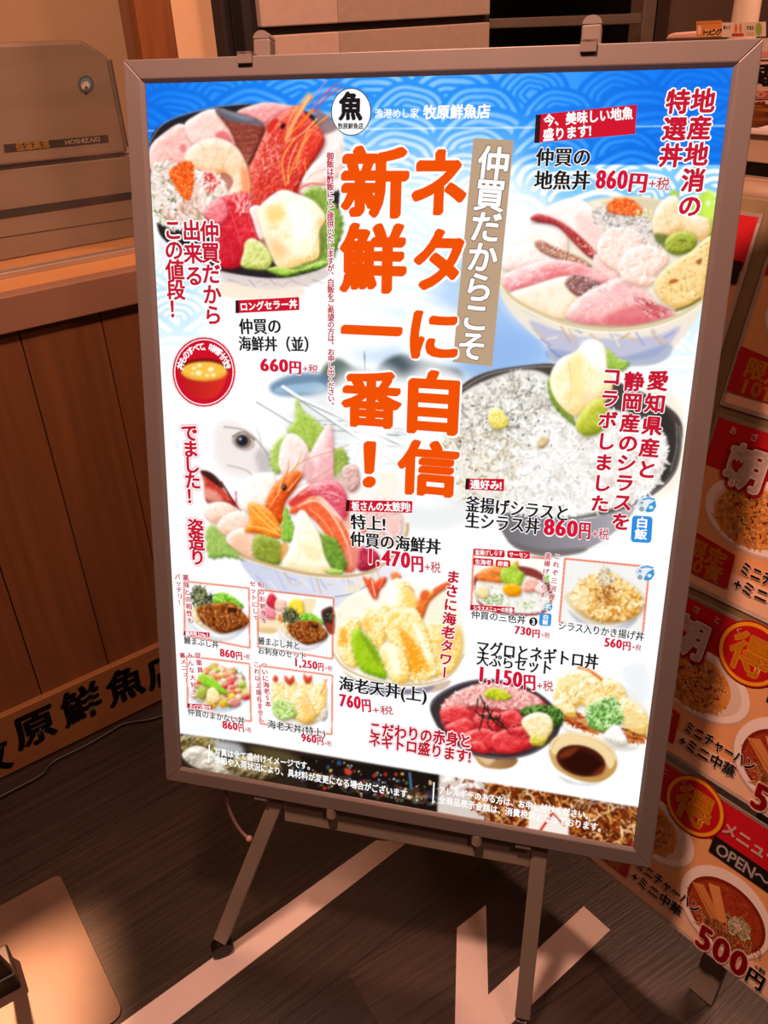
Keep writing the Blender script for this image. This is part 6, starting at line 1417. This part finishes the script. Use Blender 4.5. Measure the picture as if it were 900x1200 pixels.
card([(873.4, 43), (897, 42.5), (897, 25.5), (873.4, 26)], -.06, '#d0c0ae', [('e', .68, .5, .16, .42, '#8aa040'), ('r', .08, .1, .36, .2, '#c8a090')], 'white card with a green picture right of the fried snack card', [('720', .08, .44, .62, .3, '#2a2420')])
card([(852, 71), (960, 68), (960, 44.5), (852, 45)], .004, '#cdb6a6', [('r', .05, .1, .9, .25, '#c88878')], 'pale card with pink stripe, topmost on the counter front', [('●', .2, .3, .6, .3, '#3a2c28')])
card([(850, 117), (960, 114), (960, 72), (850, 72.5)], .004, '#c9a894', [('r', .02, .02, .95, .18, '#b83a28'), ('r', .2, .5, .75, .44, '#d2b4a0')], 'card with large black characters above a red band', [('豆腐', .05, .45, .62, .62, '#1c1412'), ('800', .2, .6, .12, .2, '#f0d8c8')])
card([(846, 148), (960, 146), (960, 118), (846, 119)], .004, '#8a4a34', [('e', .36, .42, .22, .5, '#5c2c1c'), ('e', .36, .42, .17, .38, '#b8702c'), ('r', .2, .82, .7, .16, '#d8b8a0')], 'brown card with a bowl of orange soup, lowest above the white shelf edge', [('890', .25, .6, .9, .16, '#b81c1c')])
# pale tray and white dispenser on the shelf
M_tray = mat('pale pink tray', '#e2b8a4', 0.45)
t_ = [onr(779, 46, -.10), onr(818, 44.5, -.10), onr(818, 36.5, -.10), onr(790, 38.5, -.10), onr(783, 40.5, -.10)]
tag(obj('serving_tray', slab(t_, -RN * .12), M_tray, bevel=.003), 'pale pink tray left of the orange topping card', 'tray')
ds = thing('sauce_dispenser', 'tall white plastic dispenser standing behind the price cards', 'dispenser')
c0, c1 = onr(872, 30, -.17), onr(876, -60, -.17)
w0 = np.linalg.norm(onr(886, 20, -.17) - onr(857.5, 20, -.17)) / 2
c0 = np.array([c0[0], c0[1], za])
obj('body', tube([c0, c0 + Z3 * .06, c0 + Z3 * .065, c0 + Z3 * .20, c0 + Z3 * .26, c0 + Z3 * .30], [w0 * .92, w0 * .92, w0, w0 * .95, w0 * .7, w0 * .3], 24), mat('white plastic bottle', '#d9c9b2', 0.35), ds, smooth=True)
obj('spout', tube([c0 + Z3 * .30, c0 + Z3 * .36, c0 + Z3 * .37 - RD * .05], [.008, .008, .005], 12), M_white, ds)

# ================================================================== put every thing's empty at its own base
bpy.context.view_layer.update()
for t_ in [o for o in COL.objects if o.type == 'EMPTY' and o.parent is None]:
    P = [c.matrix_world @ Vector(v) for c in t_.children_recursive if c.type == 'MESH' for v in c.bound_box]
    if not P or t_.location.length > 0: continue
    b = Vector(((min(p.x for p in P) + max(p.x for p in P)) / 2, (min(p.y for p in P) + max(p.y for p in P)) / 2, min(p.z for p in P)))
    t_.location = b
    for c in t_.children: c.matrix_parent_inverse = Matrix.Translation(-b)
